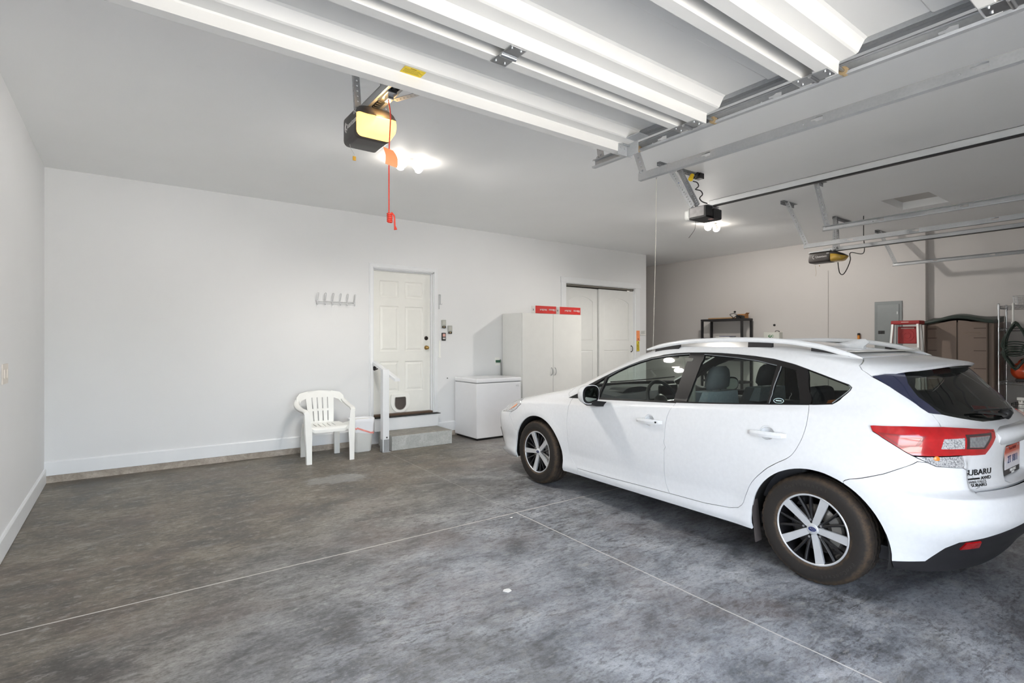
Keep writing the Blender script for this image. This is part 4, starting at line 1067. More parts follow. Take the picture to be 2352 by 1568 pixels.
# chrome wire rack, goods on it
rk = thing('wire_rack', (9.60, 1.27, 0), 'chrome wire shelving rack at the right edge of the picture', 'rack')
rx0, rx1, ry0, ry1 = 9.40, 9.80, .66, 1.868
for x in (rx0, rx1):
    for y in (ry0, ry1):
        m = MB().cyl((x, y, 0), (x, y, 1.925), .0125, n=12)
        for k in range(36): m.cyl((x, y, .05+.052*k), (x, y, .054+.052*k), .0138, n=12, caps=False)
        m.lathe([(0, .012), (.014, .008), (.015, 0)], (x, y, 1.922), (0, 0, 1), 12); m.build('post', M_CHROME, rk)
def wshelf(z):
    m = MB()
    for dz in (0, -.032):
        m.tube([(rx0, ry0, z+dz), (rx0, ry1, z+dz), (rx1, ry1, z+dz), (rx1, ry0, z+dz)], .004, n=6, closed=True)
    for k in range(int((ry1-ry0)/.028)): m.cyl((rx0, ry0+.028*k, z+.003), (rx1, ry0+.028*k, z+.003), .002, n=5, caps=False)
    for x in (rx0, rx1):
        pts = [(x, ry0 + (ry1-ry0)*i/60, z-.016+(.015 if i % 2 else -.015)) for i in range(61)]; m.tube(pts, .002, n=5)
    pts = [(rx0 + (rx1-rx0)*i/20, ry1, z-.016+(.015 if i % 2 else -.015)) for i in range(21)]; m.tube(pts, .002, n=5)
    for x in (rx0, rx1):
        for y in (ry0, ry1): m.cyl((x, y, z-.04), (x, y, z+.008), .018, n=12)
    m.build('wire_shelf', M_CHROME, rk)
for z in (1.895, 1.600, 1.285, .890, .44): wshelf(z)
def basket(name, x0, x1, y0, y1, z0, z1, m_, label, rows=3):
    t = thing(name, ((x0+x1)/2, (y0+y1)/2, z0), label, 'basket')
    m = MB()
    for k in range(rows+1):
        q = k/rows; e = .02*(1-q); r = [(a, b, z0+.004+(z1-z0)*q) for a, b in rrect(x0+e, x1-e, y0+e, y1-e, .05, 4)]
        m.tube(r, .004 if k in (0, rows) else .0028, n=5, closed=True)
    rr = rrect(x0, x1, y0, y1, .05, 4)
    for i in range(0, len(rr)):
        a = rr[i]; c = ((x0+x1)/2, (y0+y1)/2); b = (c[0]+(a[0]-c[0])*.92, c[1]+(a[1]-c[1])*.95)
        m.tube([(b[0], b[1], z0+.004), (a[0], a[1], z1+.003)], .0025, n=5)
    for k in range(8):
        y = y0+.04+(y1-y0-.08)*k/7; m.tube([(x0+.02, y, z0+.004), (x1-.02, y, z0+.004)], .0025, n=5)
    m.build('wires', m_, t); return t
basket('wire_basket', 9.44, 9.76, 1.30, 1.745, 1.902, 2.02, M_CHROME, 'low chrome wire basket on the top shelf of the chrome rack')
basket('wire_basket', 9.44, 9.76, 1.20, 1.76, .448, .60, M_BLACKM, 'dark wire basket on a lower shelf of the chrome rack', 3)
# coiled garden hose on a white pole
ps = thing('hook_pole', (9.385, 1.72, 1.6), 'white pole hooked over the chrome rack holding up the hose', 'pole')
MB().tube(smooth_path([(9.45, 1.72, 1.91), (9.385, 1.72, 1.925), (9.375, 1.72, 1.88), (9.375, 1.72, 1.70), (9.375, 1.72, 1.655), (9.345, 1.72, 1.645), (9.33, 1.72, 1.68)], 6), .011).build('pole', M_WHITEP, ps)
hs = thing('garden_hose', (9.34, 1.71, 1.4), 'dark green coiled garden hose hanging on the chrome rack', 'hose')
M_HOSE = mat('dark_green_hose', '#26352c', .42, var=.15, scale=30); rnd = random.Random(3)
hm = MB(); pts = []
for k in range(9):
    w = .095+.055*rnd.random(); h = .24+.05*rnd.random(); cxx = 9.345 + .030*(k % 3)-.02 + .012*rnd.random()
    for i in range(28):
        a = 2*PI*i/28; tp = max(0, math.sin(a))
        pts.append((cxx + .006*math.sin(3*a+k), 1.69 + w*math.cos(a)*(1-.55*tp**2), 1.655 - .29 + (h+.03 if a < PI else h)*math.sin(a) + (.02 if a > PI else 0)*math.sin(5*a)))
hm.tube(pts, .0085, n=6); hm.build('coil', M_HOSE, hs)
hb = MB(); pts = []
for k in range(5):
    for i in range(20):
        a = 2*PI*i/20; pts.append((9.335+.005*k, 1.70 + (.085+.008*k)*math.cos(a), 1.27 + .030*k + .035*math.sin(a)))
hb.tube(pts, .008, n=6); hb.build('wrap', M_HOSE, hs)
# red-orange blower on the shelf
bw = thing('leaf_blower', (9.58, 1.60, .893), 'red and orange power blower with blue striped label on the chrome rack', 'blower')
M_ORG = mat('red_orange_plastic', '#c94a22', .35, coat=.3, var=.06); m = MB()
m.lathe([(0, -.10), (.06, -.095), (.105, -.06), (.12, 0), (.105, .06), (.06, .095), (0, .10)], (9.58, 1.665, 1.035), (1, 0, 0), 28); m.build('fan_housing', M_ORG, bw)
MB().box(9.47, 9.69, 1.36, 1.62, .93, 1.10, .035, seg=4).build('motor_cover', mat('red_plastic', '#c2281f', .35, coat=.3), bw)
MB().box(9.466, 9.47, 1.38, 1.60, .995, 1.012).build('white_stripe', M_WHITETXT, bw)
MB().box(9.466, 9.47, 1.38, 1.60, .965, .990).build('blue_label', mat('blue_label', '#2e4a94', .4), bw)
MB().box(9.468, 9.474, 1.50, 1.58, 1.03, 1.075, .01).build('button', mat('teal_button', '#3f6a60', .4), bw)
MB().tube(smooth_path([(9.58, 1.70, 1.14), (9.58, 1.66, 1.185), (9.58, 1.56, 1.19), (9.58, 1.46, 1.16), (9.58, 1.42, 1.10)], 6), .018).build('handle', M_ORG, bw)
MB().box(9.48, 9.68, 1.38, 1.72, .8935, .935, .01).lathe([(0, -.02), (.028, -.015), (.034, 0), (.028, .015), (0, .02)], (9.58, 1.655, 1.175), (0, 0, 1), 14).build('base', M_BLACKP, bw)
sb_ = thing('spray_bottle', (9.50, 1.655, .60), 'white spray bottle standing in the dark wire basket on the rack', 'bottle')
m = MB().lathe([(0, 0), (.036, .002), (.038, .02), (.038, .13), (.028, .16), (.014, .18), (.014, .20), (0, .20)], (9.50, 1.655, .452), (0, 0, 1), 20); m.build('bottle', M_WHITEP, sb_)
MB().box(9.485, 9.515, 1.625, 1.705, .65, .69, .006).box(9.494, 9.506, 1.675, 1.69, .61, .65, .003).build('trigger_head', M_WHITEP, sb_)
bk = thing('bucket', (6.98, 1.20, 0), 'white plastic bucket on the floor just past the car tailgate', 'bucket')
M = MB().lathe([(0, .004), (.125, .004), (.13, 0), (.150, .40), (.160, .41), (.160, .43), (.152, .43), (.146, .40), (.125, .02), (0, .02)], (6.98, 1.20, 0), (0, 0, 1), 32); M.build('tub', M_WHITEP, bk)
MB().lathe([(.1425, .24), (.1462, .31)], (6.98, 1.20, 0), (0, 0, 1), 10, a0=2.3, a1=3.6).build('label_patch', mat('dark_blue_print', '#3a3f63', .5), bk)

# ---------------------------------------------------------------- litter on the floor
def scrap(x, y, r, label, m_=None):
    rr = random.Random(int(x*1000)); n = 9
    pts = [(x + r*(.6+.5*rr.random())*math.cos(2*PI*i/n), y + r*(.5+.5*rr.random())*math.sin(2*PI*i/n)) for i in range(n)]
    m = MB(); vs = [(a, b, .001+.004*rr.random()) for a, b in pts]; c = (x, y, .005)
    m.add(vs+[c], [(i, (i+1) % n, n) for i in range(n)]); m.add([(a, b, .0004) for a, b in pts], [tuple(range(n))[::-1]])
    m.add(vs+[(a, b, .0004) for a, b in pts], [(n+i, n+(i+1) % n, (i+1) % n, i) for i in range(n)])
    tag(m.build('paper_scrap', m_ or M_PAPER), label, 'paper scrap')
scrap(1.765, 2.46, .028, 'crumpled white paper scrap in the middle of the open floor')
scrap(2.52, 3.46, .014, 'tiny white paper fleck just left of the crossing of the floor joints')

# ---------------------------------------------------------------- car: analytic skin S(u, z), u runs round the left side from nose (0) to tail (1)
def pchip(pts):
    x=np.array([p[0] for p in pts],float);y=np.array([p[1] for p in pts],float)
    h=np.diff(x);d=np.diff(y)/h
    m=np.zeros(len(x))
    for i in range(1,len(x)-1):
        if d[i-1]*d[i]>0:
            w1=2*h[i]+h[i-1];w2=h[i]+2*h[i-1];m[i]=(w1+w2)/(w1/d[i-1]+w2/d[i])
    m[0]=d[0];m[-1]=d[-1]
    def f(q):
        q=np.clip(np.asarray(q,float),x[0],x[-1])
        i=np.clip(np.searchsorted(x,q,side='right')-1,0,len(x)-2)
        t=(q-x[i])/h[i]
        return ((1+2*t)*(1-t)**2)*y[i]+t*(1-t)**2*h[i]*m[i]+t*t*(3-2*t)*y[i+1]+t*t*(t-1)*h[i]*m[i+1]
    return f
def sstep(a,b,x):
    t=np.clip((np.asarray(x,float)-a)/(b-a),0,1);return t*t*(3-2*t)
ZTOP=1.385
UF,UR=.22,.74
fF=pchip([(.15,3.44),(.20,3.50),(.27,3.56),(.36,3.60),(.50,3.62),(.62,3.60),(.70,3.53),(.75,3.44),(.80,3.30),(.85,3.08),(.89,2.88),(.93,2.66),(.96,2.52),(.985,2.45),(1.02,2.38),(1.15,2.10),(1.275,1.82),(1.35,1.63),(1.385,1.48)])
fR=pchip([(.15,-.63),(.20,-.66),(.27,-.70),(.35,-.76),(.44,-.83),(.52,-.862),(.595,-.858),(.63,-.84),(.648,-.775),(.668,-.735),(.75,-.725),(.88,-.737),(.925,-.73),(.958,-.69),(.985,-.65),(1.13,-.515),(1.28,-.37),(1.31,-.29),(1.34,-.17),(1.36,-.06),(1.385,.14)])
fPb=pchip([(.15,.80),(.185,.838),(.215,.860),(.26,.872),(.32,.866),(.38,.866),(.46,.876),(.58,.886),(.70,.8875),(.80,.883),(.88,.872),(.96,.855),(1.05,.835),(1.2,.80)])
fLf=pchip([(.15,.52),(.62,.50),(.72,.60),(.85,.55),(.95,.45),(1.05,.42),(1.385,.42)])
fnf=pchip([(.15,2.8),(.62,3.2),(.75,2.9),(.85,3.2),(.97,3.2),(1.05,2.5),(1.385,2.5)])
fLr=pchip([(.15,.50),(.6,.50),(.9,.46),(1.0,.36),(1.1,.28),(1.28,.30),(1.385,.4)])
fnr=pchip([(.15,2.6),(.9,2.5),(1.0,2.8),(1.1,3.2),(1.28,3.0),(1.385,2.6)])
def belt(Y): return 1.055-.0735*Y
def Wside(Y,z):
    zb=belt(Y)
    taper=1-.018*np.clip((Y-2.2)/1.2,0,1.2)**2-.045*np.clip((.1-Y)/.9,0,1.2)**2
    wb=fPb(z)
    for yc in (0.0,2.67):
        r=np.sqrt((Y-yc)**2+(z-.325)**2)
        wb=wb+.010*np.exp(-((r-.395)/.075)**2)*(z>.0)
    bw=.055+.13*sstep(.15,-.4,Y)
    dz=z-zb
    wg=.806-.43*dz-.22*np.clip(dz-.05,0,1)**2-2.6*np.clip(z-1.315,0,1)**1.6
    wg=wg*(1-.05*np.clip((.4-Y)/1.0,0,1)**2)
    t=sstep(-bw,0.012,dz)
    return (wb*(1-t)+wg*t)*taper
def S(u,z):
    """left half skin: lateral a>=0, forward Y, height z"""
    u,z=np.broadcast_arrays(np.asarray(u,float),np.asarray(z,float))
    F=fF(z);R=fR(z);Lf=fLf(z);Lr=fLr(z);nf=fnf(z);nr=fnr(z)
    Yf=F-Lf;Yr=R+Lr
    pf=np.clip(u/UF,0,1)*np.pi/2
    pr=np.clip((1-u)/(1-UR),0,1)*np.pi/2
    tm=np.clip((u-UF)/(UR-UF),0,1)
    Y=np.where(u<UF,Yf+Lf*np.cos(pf)**(2/nf),np.where(u>UR,Yr-Lr*np.cos(pr)**(2/nr),Yf+(Yr-Yf)*tm))
    cl=np.where(u<UF,np.sin(pf)**(2/nf),np.where(u>UR,np.sin(pr)**(2/nr),1.0))
    a=Wside(Y,z)*cl
    # bumper corner stands proud of the tailgate, plate recess
    rear=(u>UR)
    b=sstep(.565,.635,a)*(1-sstep(.78,.85,z))*sstep(.615,.67,z)*sstep(0,.35,(u-UR)/(1-UR))
    Y=Y-rear*.035*b
    rec=(1-sstep(.215,.26,a))*sstep(.655,.675,z)*(1-sstep(.835,.865,z))
    Y=Y+rear*.05*rec
    return a,Y,z

T = {
    'dlo': [(0.2399,0.8941),(0.3051,0.9149),(0.3798,0.9414),(0.4551,0.9673),(0.5377,0.9962),(0.6081,1.0227),(0.6653,1.0448),(0.6943,1.0599),(0.7079,1.1045),(0.7253,1.1452),(0.7307,1.1628),(0.7287,1.1763),(0.6934,1.2256),(0.6689,1.2577),(0.6515,1.2792),(0.619,1.3121),(0.5791,1.3275),(0.5228,1.337),(0.4594,1.343),(0.3893,1.3444),(0.3152,1.3412),(0.2653,1.3341),(0.2294,1.3197),(0.2115,1.2945),(0.2026,1.2596),(0.195,1.2153),(0.1909,1.164),(0.1923,1.104),(0.1963,1.0392),(0.2105,0.9672)],
    'g_front': [(0.2924,0.9312),(0.2782,0.9495),(0.2668,0.9678),(0.259,0.9861),(0.2448,1.0298),(0.2256,1.0734),(0.2058,1.1169),(0.2042,1.1334),(0.2025,1.1497),(0.2007,1.1659),(0.2008,1.1807),(0.2009,1.1953),(0.2009,1.2097),(0.2041,1.2236),(0.2069,1.2373),(0.2094,1.2507),(0.213,1.2622),(0.2161,1.2736),(0.2187,1.2848),(0.2322,1.2949),(0.2489,1.3048),(0.2666,1.3144),(0.2878,1.3197),(0.3095,1.3249),(0.3319,1.3299),(0.3562,1.2684),(0.3805,1.2072),(0.4001,1.1464),(0.4155,1.0887),(0.4321,1.0311),(0.4452,0.9747),(0.3951,0.9615),(0.3442,0.9471)],
    'g_tri': [(0.263,0.9155),(0.2458,0.9364),(0.2284,0.9574),(0.2194,0.9784),(0.2184,0.9988),(0.2171,1.019),(0.2141,1.039),(0.2107,1.0625),(0.2069,1.0858),(0.2025,1.1087),(0.221,1.0701),(0.2388,1.0311),(0.2521,0.9921),(0.2607,0.9704),(0.2737,0.9487),(0.2902,0.9271),(0.2811,0.9233),(0.272,0.9195)],
    'g_rear': [(0.3938,1.3294),(0.4184,1.3262),(0.4415,1.3232),(0.4632,1.3202),(0.4792,1.3175),(0.4945,1.3149),(0.5091,1.3123),(0.5282,1.3067),(0.546,1.3012),(0.5629,1.2959),(0.5766,1.2868),(0.5912,1.2779),(0.6057,1.2692),(0.6003,1.2308),(0.5984,1.1926),(0.5976,1.1545),(0.5967,1.1123),(0.5983,1.0703),(0.6046,1.029),(0.5848,1.0218),(0.5643,1.0142),(0.5428,1.0063),(0.5194,0.999),(0.4951,0.9913),(0.4702,0.9832),(0.4588,1.0394),(0.4451,1.0965),(0.4335,1.1538),(0.4188,1.2121),(0.4017,1.2706)],
    'g_fix': [(0.6155,1.2661),(0.626,1.2588),(0.6361,1.2515),(0.6459,1.2444),(0.6446,1.209),(0.645,1.1741),(0.6454,1.1396),(0.645,1.1083),(0.6465,1.0772),(0.6518,1.0468),(0.6377,1.0414),(0.6231,1.0358),(0.6082,1.03),(0.603,1.0669),(0.6015,1.1044),(0.6031,1.1421),(0.6053,1.1833),(0.6084,1.2247)],
    'g_quarter': [(0.6698,1.2514),(0.6776,1.2409),(0.6853,1.2306),(0.6927,1.2205),(0.7002,1.2106),(0.7074,1.2008),(0.7143,1.1912),(0.7187,1.1845),(0.723,1.1779),(0.7272,1.1713),(0.7277,1.1679),(0.7282,1.1645),(0.7286,1.1611),(0.727,1.1561),(0.7255,1.151),(0.7239,1.146),(0.7182,1.1337),(0.7126,1.1214),(0.7073,1.109),(0.7014,1.0951),(0.6967,1.081),(0.6932,1.067),(0.6884,1.0639),(0.6837,1.0608),(0.679,1.0577),(0.6746,1.0557),(0.6701,1.0537),(0.6657,1.0516),(0.6615,1.1168),(0.664,1.1834)],
    'front_door_edge': [(0.3142,0.8069),(0.3254,0.7776),(0.3333,0.7485),(0.34,0.7184),(0.3483,0.6862),(0.3571,0.6511),(0.3587,0.6139),(0.3599,0.576),(0.3609,0.5384),(0.3615,0.4996),(0.3623,0.4598),(0.3628,0.4218),(0.3639,0.3895),(0.366,0.3652),(0.3682,0.3459),(0.3704,0.3298),(0.3723,0.3152),(0.374,0.3026),(0.3757,0.2925),(0.3774,0.2833),(0.3789,0.2737)],
    'door_bottom': [(0.3789,0.2737),(0.4443,0.2752),(0.4905,0.2824),(0.5431,0.2889),(0.591,0.2932),(0.6211,0.3104),(0.6292,0.3269)],
    'mid_cut': [(0.4559,0.9646),(0.4607,0.9503),(0.466,0.9357),(0.4718,0.9193),(0.4792,0.9002),(0.4866,0.8789),(0.4945,0.856),(0.5036,0.8307),(0.5123,0.8021),(0.519,0.7698),(0.5243,0.7345),(0.5292,0.6963),(0.5331,0.656),(0.5272,0.611),(0.527,0.562),(0.5268,0.5135),(0.5276,0.4711),(0.5287,0.437),(0.53,0.4083),(0.5319,0.3837),(0.5341,0.3611),(0.5363,0.3404),(0.5385,0.3223),(0.5407,0.3056),(0.5431,0.2889)],
    'rear_cut': [(0.6292,0.3269),(0.6299,0.3356),(0.6308,0.3439),(0.6315,0.3529),(0.6317,0.3636),(0.6315,0.3755),(0.6309,0.3886),(0.6303,0.404),(0.6299,0.4226),(0.6301,0.4452),(0.6302,0.4704),(0.6308,0.4967),(0.6327,0.5223),(0.6357,0.5479),(0.6392,0.5737),(0.6429,0.5979),(0.647,0.6189),(0.6525,0.6359),(0.6619,0.65),(0.6679,0.6625),(0.6709,0.6744),(0.6733,0.6856),(0.6757,0.6956),(0.6779,0.7052),(0.6799,0.715),(0.6815,0.7242),(0.6828,0.7328),(0.6839,0.7427),(0.6847,0.756),(0.6853,0.7736),(0.6852,0.7944),(0.6845,0.8167),(0.6831,0.8391),(0.6814,0.861),(0.6795,0.8832),(0.6775,0.9064),(0.6735,0.9312),(0.672,0.9583),(0.6716,0.9872),(0.6699,1.0159),(0.6659,1.0435)],
    'bumper_seam': [(0.7219,0.635),(0.7717,0.7219),(0.8091,0.8036),(0.821,0.8022)],
    'tail': [(0.7436,0.9653),(0.747,0.968),(0.795,0.9753),(0.8592,0.9726),(0.8952,0.9643),(0.9461,0.9456),(0.9392,0.9333),(0.9153,0.8353),(0.8792,0.8357),(0.8249,0.8302),(0.8047,0.8319),(0.7752,0.884),(0.7455,0.938)],
    'lens1': [(0.8451,0.9248),(0.8781,0.9273),(0.8781,0.8716),(0.842,0.8714)],
    'lens2': [(0.8862,0.9278),(0.9245,0.9276),(0.9102,0.8737),(0.8856,0.8774)],
    'chev': [(0.7509,0.9355),(0.8188,0.9314),(0.8107,0.8784),(0.7869,0.8701)],
    'lowlamp': [(0.8075,0.8272),(0.8761,0.833),(0.8724,0.7771),(0.8323,0.7849),(0.821,0.8022)],
    'reflector': [(0.8606,0.401),(0.8806,0.4106),(0.8913,0.3674),(0.864,0.3584)],
    'valance': [(0.8357,0.2772),(0.8405,0.3671),(0.8489,0.4063),(0.877,0.4304),(0.8972,0.4526),(0.9331,0.4971)],
    'hatch': [(0.8656,1.3288),(0.7845,1.2865),(0.7727,1.2612),(0.7777,1.2244),(0.8014,1.1774),(0.8401,1.073),(0.8617,1.0339),(0.8639,0.9964),(0.8603,0.9748)],
    'hatch2': [(0.8792,0.8357),(0.8724,0.7762),(0.9014,0.7253),(0.9098,0.665),(0.8958,0.6445)],
    'glass': [(0.78,1.2296),(0.8769,1.2543),(0.8532,1.0455),(0.8832,1.0321),(0.9576,0.9857),(0.9916,0.9787)],
    'garnish': [(0.8772,1.2547),(0.8582,1.1935),(0.8565,1.1227),(0.8842,1.0358)],
    'door_top': [(0.2518,0.8961)],
    'door_corner': [(0.29,0.8506)],
    'hood': [(0.1644,0.8091),(0.0944,0.886)],
}

def uY(Y, z):
    lo, hi = .0, 1.0
    for _ in range(40):
        m = (lo+hi)/2
        if float(S(m, z)[1]) > Y: lo = m
        else: hi = m
    return (lo+hi)/2
def sp(u, z):
    a, Y, Z = S(u, z); return np.stack([-a, Y, Z], -1)
def sd(u, z):
    e = 8e-4
    u0 = np.clip(u-e, 0, 1); u1 = np.clip(u+e, 0, 1); z0 = np.clip(z-e, .15, ZTOP); z1 = np.clip(z+e, .15, ZTOP)
    su = (sp(u1, z)-sp(u0, z))/(u1-u0)[..., None]; sz = (sp(u, z1)-sp(u, z0))/(z1-z0)[..., None]
    n = np.cross(su, sz); n /= np.maximum(1e-9, np.linalg.norm(n, axis=-1))[..., None]
    return su, sz, n
def dist_seg(p, a, b):
    ax, ay = a; bx, by = b; dx, dy = bx-ax, by-ay; L = dx*dx+dy*dy
    t = 0 if L == 0 else max(0, min(1, ((p[0]-ax)*dx+(p[1]-ay)*dy)/L))
    return math.hypot(p[0]-ax-t*dx, p[1]-ay-t*dy)
def refine(poly, step=.022):
    out = []
    n = len(poly)
    for i in range(n):
        a = poly[i]; b = poly[(i+1) % n]
        q = sp(np.linspace(a[0], b[0], 9), np.linspace(a[1], b[1], 9)); L = float(np.linalg.norm(np.diff(q, axis=0), axis=1).sum())
        k = max(1, int(L/step))
        for j in range(k): out.append((a[0]+(b[0]-a[0])*j/k, a[1]+(b[1]-a[1])*j/k))
    return out
def inset_poly(poly, d):
    n = len(poly); U = np.array([p[0] for p in poly]); Z = np.array([p[1] for p in poly])
    su, sz, _ = sd(U, Z); mu = np.linalg.norm(su, axis=1); mz = np.linalg.norm(sz, axis=1)
    out = []
    for i in range(n):
        u, z = poly[i]
        p = [((poly[j][0]-u)*mu[i], (poly[j][1]-z)*mz[i]) for j in ((i-1) % n, (i+1) % n)]
        e1 = Vector((-p[0][0], -p[0][1])); e2 = Vector(p[1])
        if e1.length < 1e-7 or e2.length < 1e-7: out.append((u, z)); continue
        e1.normalize(); e2.normalize(); nn = Vector((-e1.y, e1.x))+Vector((-e2.y, e2.x))
        if nn.length < 1e-4: out.append((u, z)); continue
        nn = nn/max(.4, nn.length_squared)*2
        uu = u + nn.x*d/mu[i]; zz = z + nn.y*d/mz[i]
        if u in (0, 1): uu = u
        out.append((min(1, max(0, uu)), min(ZTOP, max(.15, zz))))
    return out
def panel(name, poly, mats, parent, holes=(), inset=.0019, thick=.016, off=0., du=.0065, dz=.016, disp=None, center=False, sides=(-1, 1), step=.022):
    if area2(poly) < 0: poly = poly[::-1]
    bp = refine(poly, step); ip = inset_poly(bp, inset) if inset else bp
    hs = [refine(h if area2(h) > 0 else h[::-1], step) for h in holes]
    us = [p[0] for p in ip]; zs = [p[1] for p in ip]; ex = []
    gu = np.arange(min(us)+du*.5, max(us), du); gz = np.arange(min(zs)+dz*.5, max(zs), dz)
    loops = [ip] + hs; sc = du/dz
    segs = [((l[i][0]/du, l[i][1]/dz), (l[(i+1) % len(l)][0]/du, l[(i+1) % len(l)][1]/dz)) for l in loops for i in range(len(l))]
    sg = np.array([(a[0], a[1], b[0], b[1]) for a, b in segs])
    for i, u in enumerate(gu):
        for j, z in enumerate(gz):
            if not inside((u, z), ip) or any(inside((u, z), h) for h in hs): continue
            px, py = u/du, z/dz
            near = sg[(np.minimum(sg[:, 0], sg[:, 2]) < px+1) & (np.maximum(sg[:, 0], sg[:, 2]) > px-1) & (np.minimum(sg[:, 1], sg[:, 3]) < py+1) & (np.maximum(sg[:, 1], sg[:, 3]) > py-1)]
            if any(dist_seg((px, py), (s[0], s[1]), (s[2], s[3])) < .45 for s in near): continue
            ex.append((u, z))
    tri, pts = cdt(ip, hs, ex, 1e-9)
    U = np.array([p[0] for p in pts]); Z = np.array([p[1] for p in pts])
    P = sp(U, Z); _, _, Nn = sd(U, Z)
    P = P + Nn*off
    if disp is not None:
        P = disp(U, Z, P, Nn)
    key = {(round(p[0], 7), round(p[1], 7)): i for i, p in enumerate(pts)}
    # boundary edges of the triangulation
    cnt = {}
    for t in tri:
        for a, b in ((t[0], t[1]), (t[1], t[2]), (t[2], t[0])): cnt[(a, b)] = 1
    rim = [(a, b) for (a, b) in cnt if (b, a) not in cnt]
    outs = []
    def mk(side, vs, fs, fn, mi):
        s = np.array([1, 1, 1]) if side < 0 else np.array([-1, 1, 1])
        b = len(vs); n = len(pts)
        po = P*s; no = Nn*s
        vs += [tuple(p) for p in po]
        for t in tri:
            tt = t if side < 0 else t[::-1]
            fs.append(tuple(i+b for i in tt)); fn.append([tuple(no[i]) for i in tt]); mi.append(0)
        if thick:
            qi = (P - Nn*thick)*s; b2 = len(vs); vs += [tuple(p) for p in qi]
            for t in tri:
                tt = t[::-1] if side < 0 else t
                fs.append(tuple(i+b2 for i in tt)); fn.append([tuple(-no[i]) for i in tt]); mi.append(1)
            for a, c in rim:
                if U[a] in (0., 1.) and U[c] in (0., 1.): continue
                q = (b+c, b+a, b2+a, b2+c)
                if side > 0: q = q[::-1]
                e = (po[c]-po[a]); fnm = np.cross(e, no[a])*(1 if side < 0 else -1); L = np.linalg.norm(fnm); fnm = fnm/L if L > 0 else no[a]
                fs.append(q); fn.append([tuple(fnm)]*4); mi.append(0)
    groups = [list(sides)] if center else [[s] for s in sides]
    for g in groups:
        vs, fs, fn, mi = [], [], [], []
        for s in g: mk(s, vs, fs, fn, mi)
        me = bpy.data.meshes.new(name); me.from_pydata(vs, [], fs)
        for m in (mats if isinstance(mats, (list, tuple)) else [mats, mats]): me.materials.append(m)
        me.polygons.foreach_set('material_index', mi); me.polygons.foreach_set('use_smooth', [True]*len(fs)); me.update()
        me.normals_split_custom_set([n for f in fn for n in f])
        o = bpy.data.objects.new(name, me); COL.objects.link(o); o.parent = parent; outs.append(o)
    return outs

# ---- car materials
def paint():
    n = N('white_car_paint'); n.set(Roughness=.38)
    n.b.inputs['Base Color'].default_value = srgb('#e4e5e7'); n.b.inputs['Coat Weight'].default_value = .9
    n.b.inputs['Coat Roughness'].default_value = .03; n.b.inputs['Coat IOR'].default_value = 1.45
    v = n.coords('Object'); f = n.noise(v, 40, 2)
    n.link(n.ramp(f, [(.3, '#e4e5e7'), (.7, '#e8e9eb')]), n.b.inputs['Base Color']); return n.m
M_PAINT = paint()
M_CARIN = mat('dark_inner_panel', '#1b1b1d', .8, var=.1)
M_GLOSSBLK = mat('gloss_black_trim', '#0f0e10', .45, spec=.3, var=.05)
M_SATBLK = mat('satin_black_trim', '#262527', .5, var=.1, scale=30)
def glass(name, tint, refl=1.0):
    n = N(name); t = n.t
    tr = n.new('ShaderNodeBsdfTransparent'); tr.inputs['Color'].default_value = tint
    gl = n.new('ShaderNodeBsdfGlossy'); gl.inputs['Roughness'].default_value = .02
    fr = n.new('ShaderNodeLayerWeight')
    mx = n.new('ShaderNodeMixShader'); f = n.math('ADD', n.math('MULTIPLY', n.math('POWER', fr.outputs['Facing'], 5.0), .9), .045*refl, clamp=True)
    n.link(f, mx.inputs[0]); n.link(tr.outputs[0], mx.inputs[1]); n.link(gl.outputs[0], mx.inputs[2]); n.link(mx.outputs[0], n.o.inputs['Surface'])
    return n.m
M_GLASS = glass('green_tinted_glass', (.88, .95, .91, 1)); M_GLASSD = glass('privacy_glass', (.80, .88, .84, 1)); M_GLASSQ = glass('dark_privacy_glass', (.42, .45, .43, 1))
M_NAVY = mat('navy_gloss_garnish', '#262a44', .12, coat=1, var=.03)
def lampred():
    n = N('red_lamp_plastic'); v = n.coords('Object')
    n.link(n.ramp(n.noise(v, 26, 3), [(.3, '#a5060e'), (.7, '#bd0c15')]), n.b.inputs['Base Color']); n.set(Roughness=.18); n.b.inputs['Coat Weight'].default_value = 1
    n.b.inputs['Coat Roughness'].default_value = .03; return n.m
M_LAMPRED = lampred(); M_LAMPDK = mat('dark_red_lamp', '#8c1016', .2, coat=1, var=.05)
def clearlamp():
    n = N('clear_lamp_plastic'); v = n.coords('Object', (150, 150, 110))
    w = n.new('ShaderNodeTexVoronoi'); w.inputs['Scale'].default_value = 1.2; n.link(v, w.inputs['Vector'])
    n.link(n.ramp(w.outputs['Distance'], [(.15, '#f2f2f2'), (.5, '#c9c9cb'), (.8, '#8d8d91')]), n.b.inputs['Base Color']); n.set(Roughness=.12, Metallic=.35); n.b.inputs['Coat Weight'].default_value = 1; return n.m
M_CLEAR = clearlamp()
M_SEAT = mat('charcoal_seat_cloth', '#4b4e53', .85, var=.12, scale=50, bump=.2); M_SEATB = mat('blue_grey_seat_cloth', '#858d93', .85, var=.1, scale=50)
M_DASH = mat('dark_dash_plastic', '#454548', .7, var=.1); M_LINER = mat('pale_headliner', '#c9c7c1', .8, var=.04)
M_ALLOY = mat('machined_alloy', '#dedfe1', .3, .5, var=.04); M_RIMBLK = mat('black_alloy', '#1a191b', .35, .3, coat=.3, var=.1)

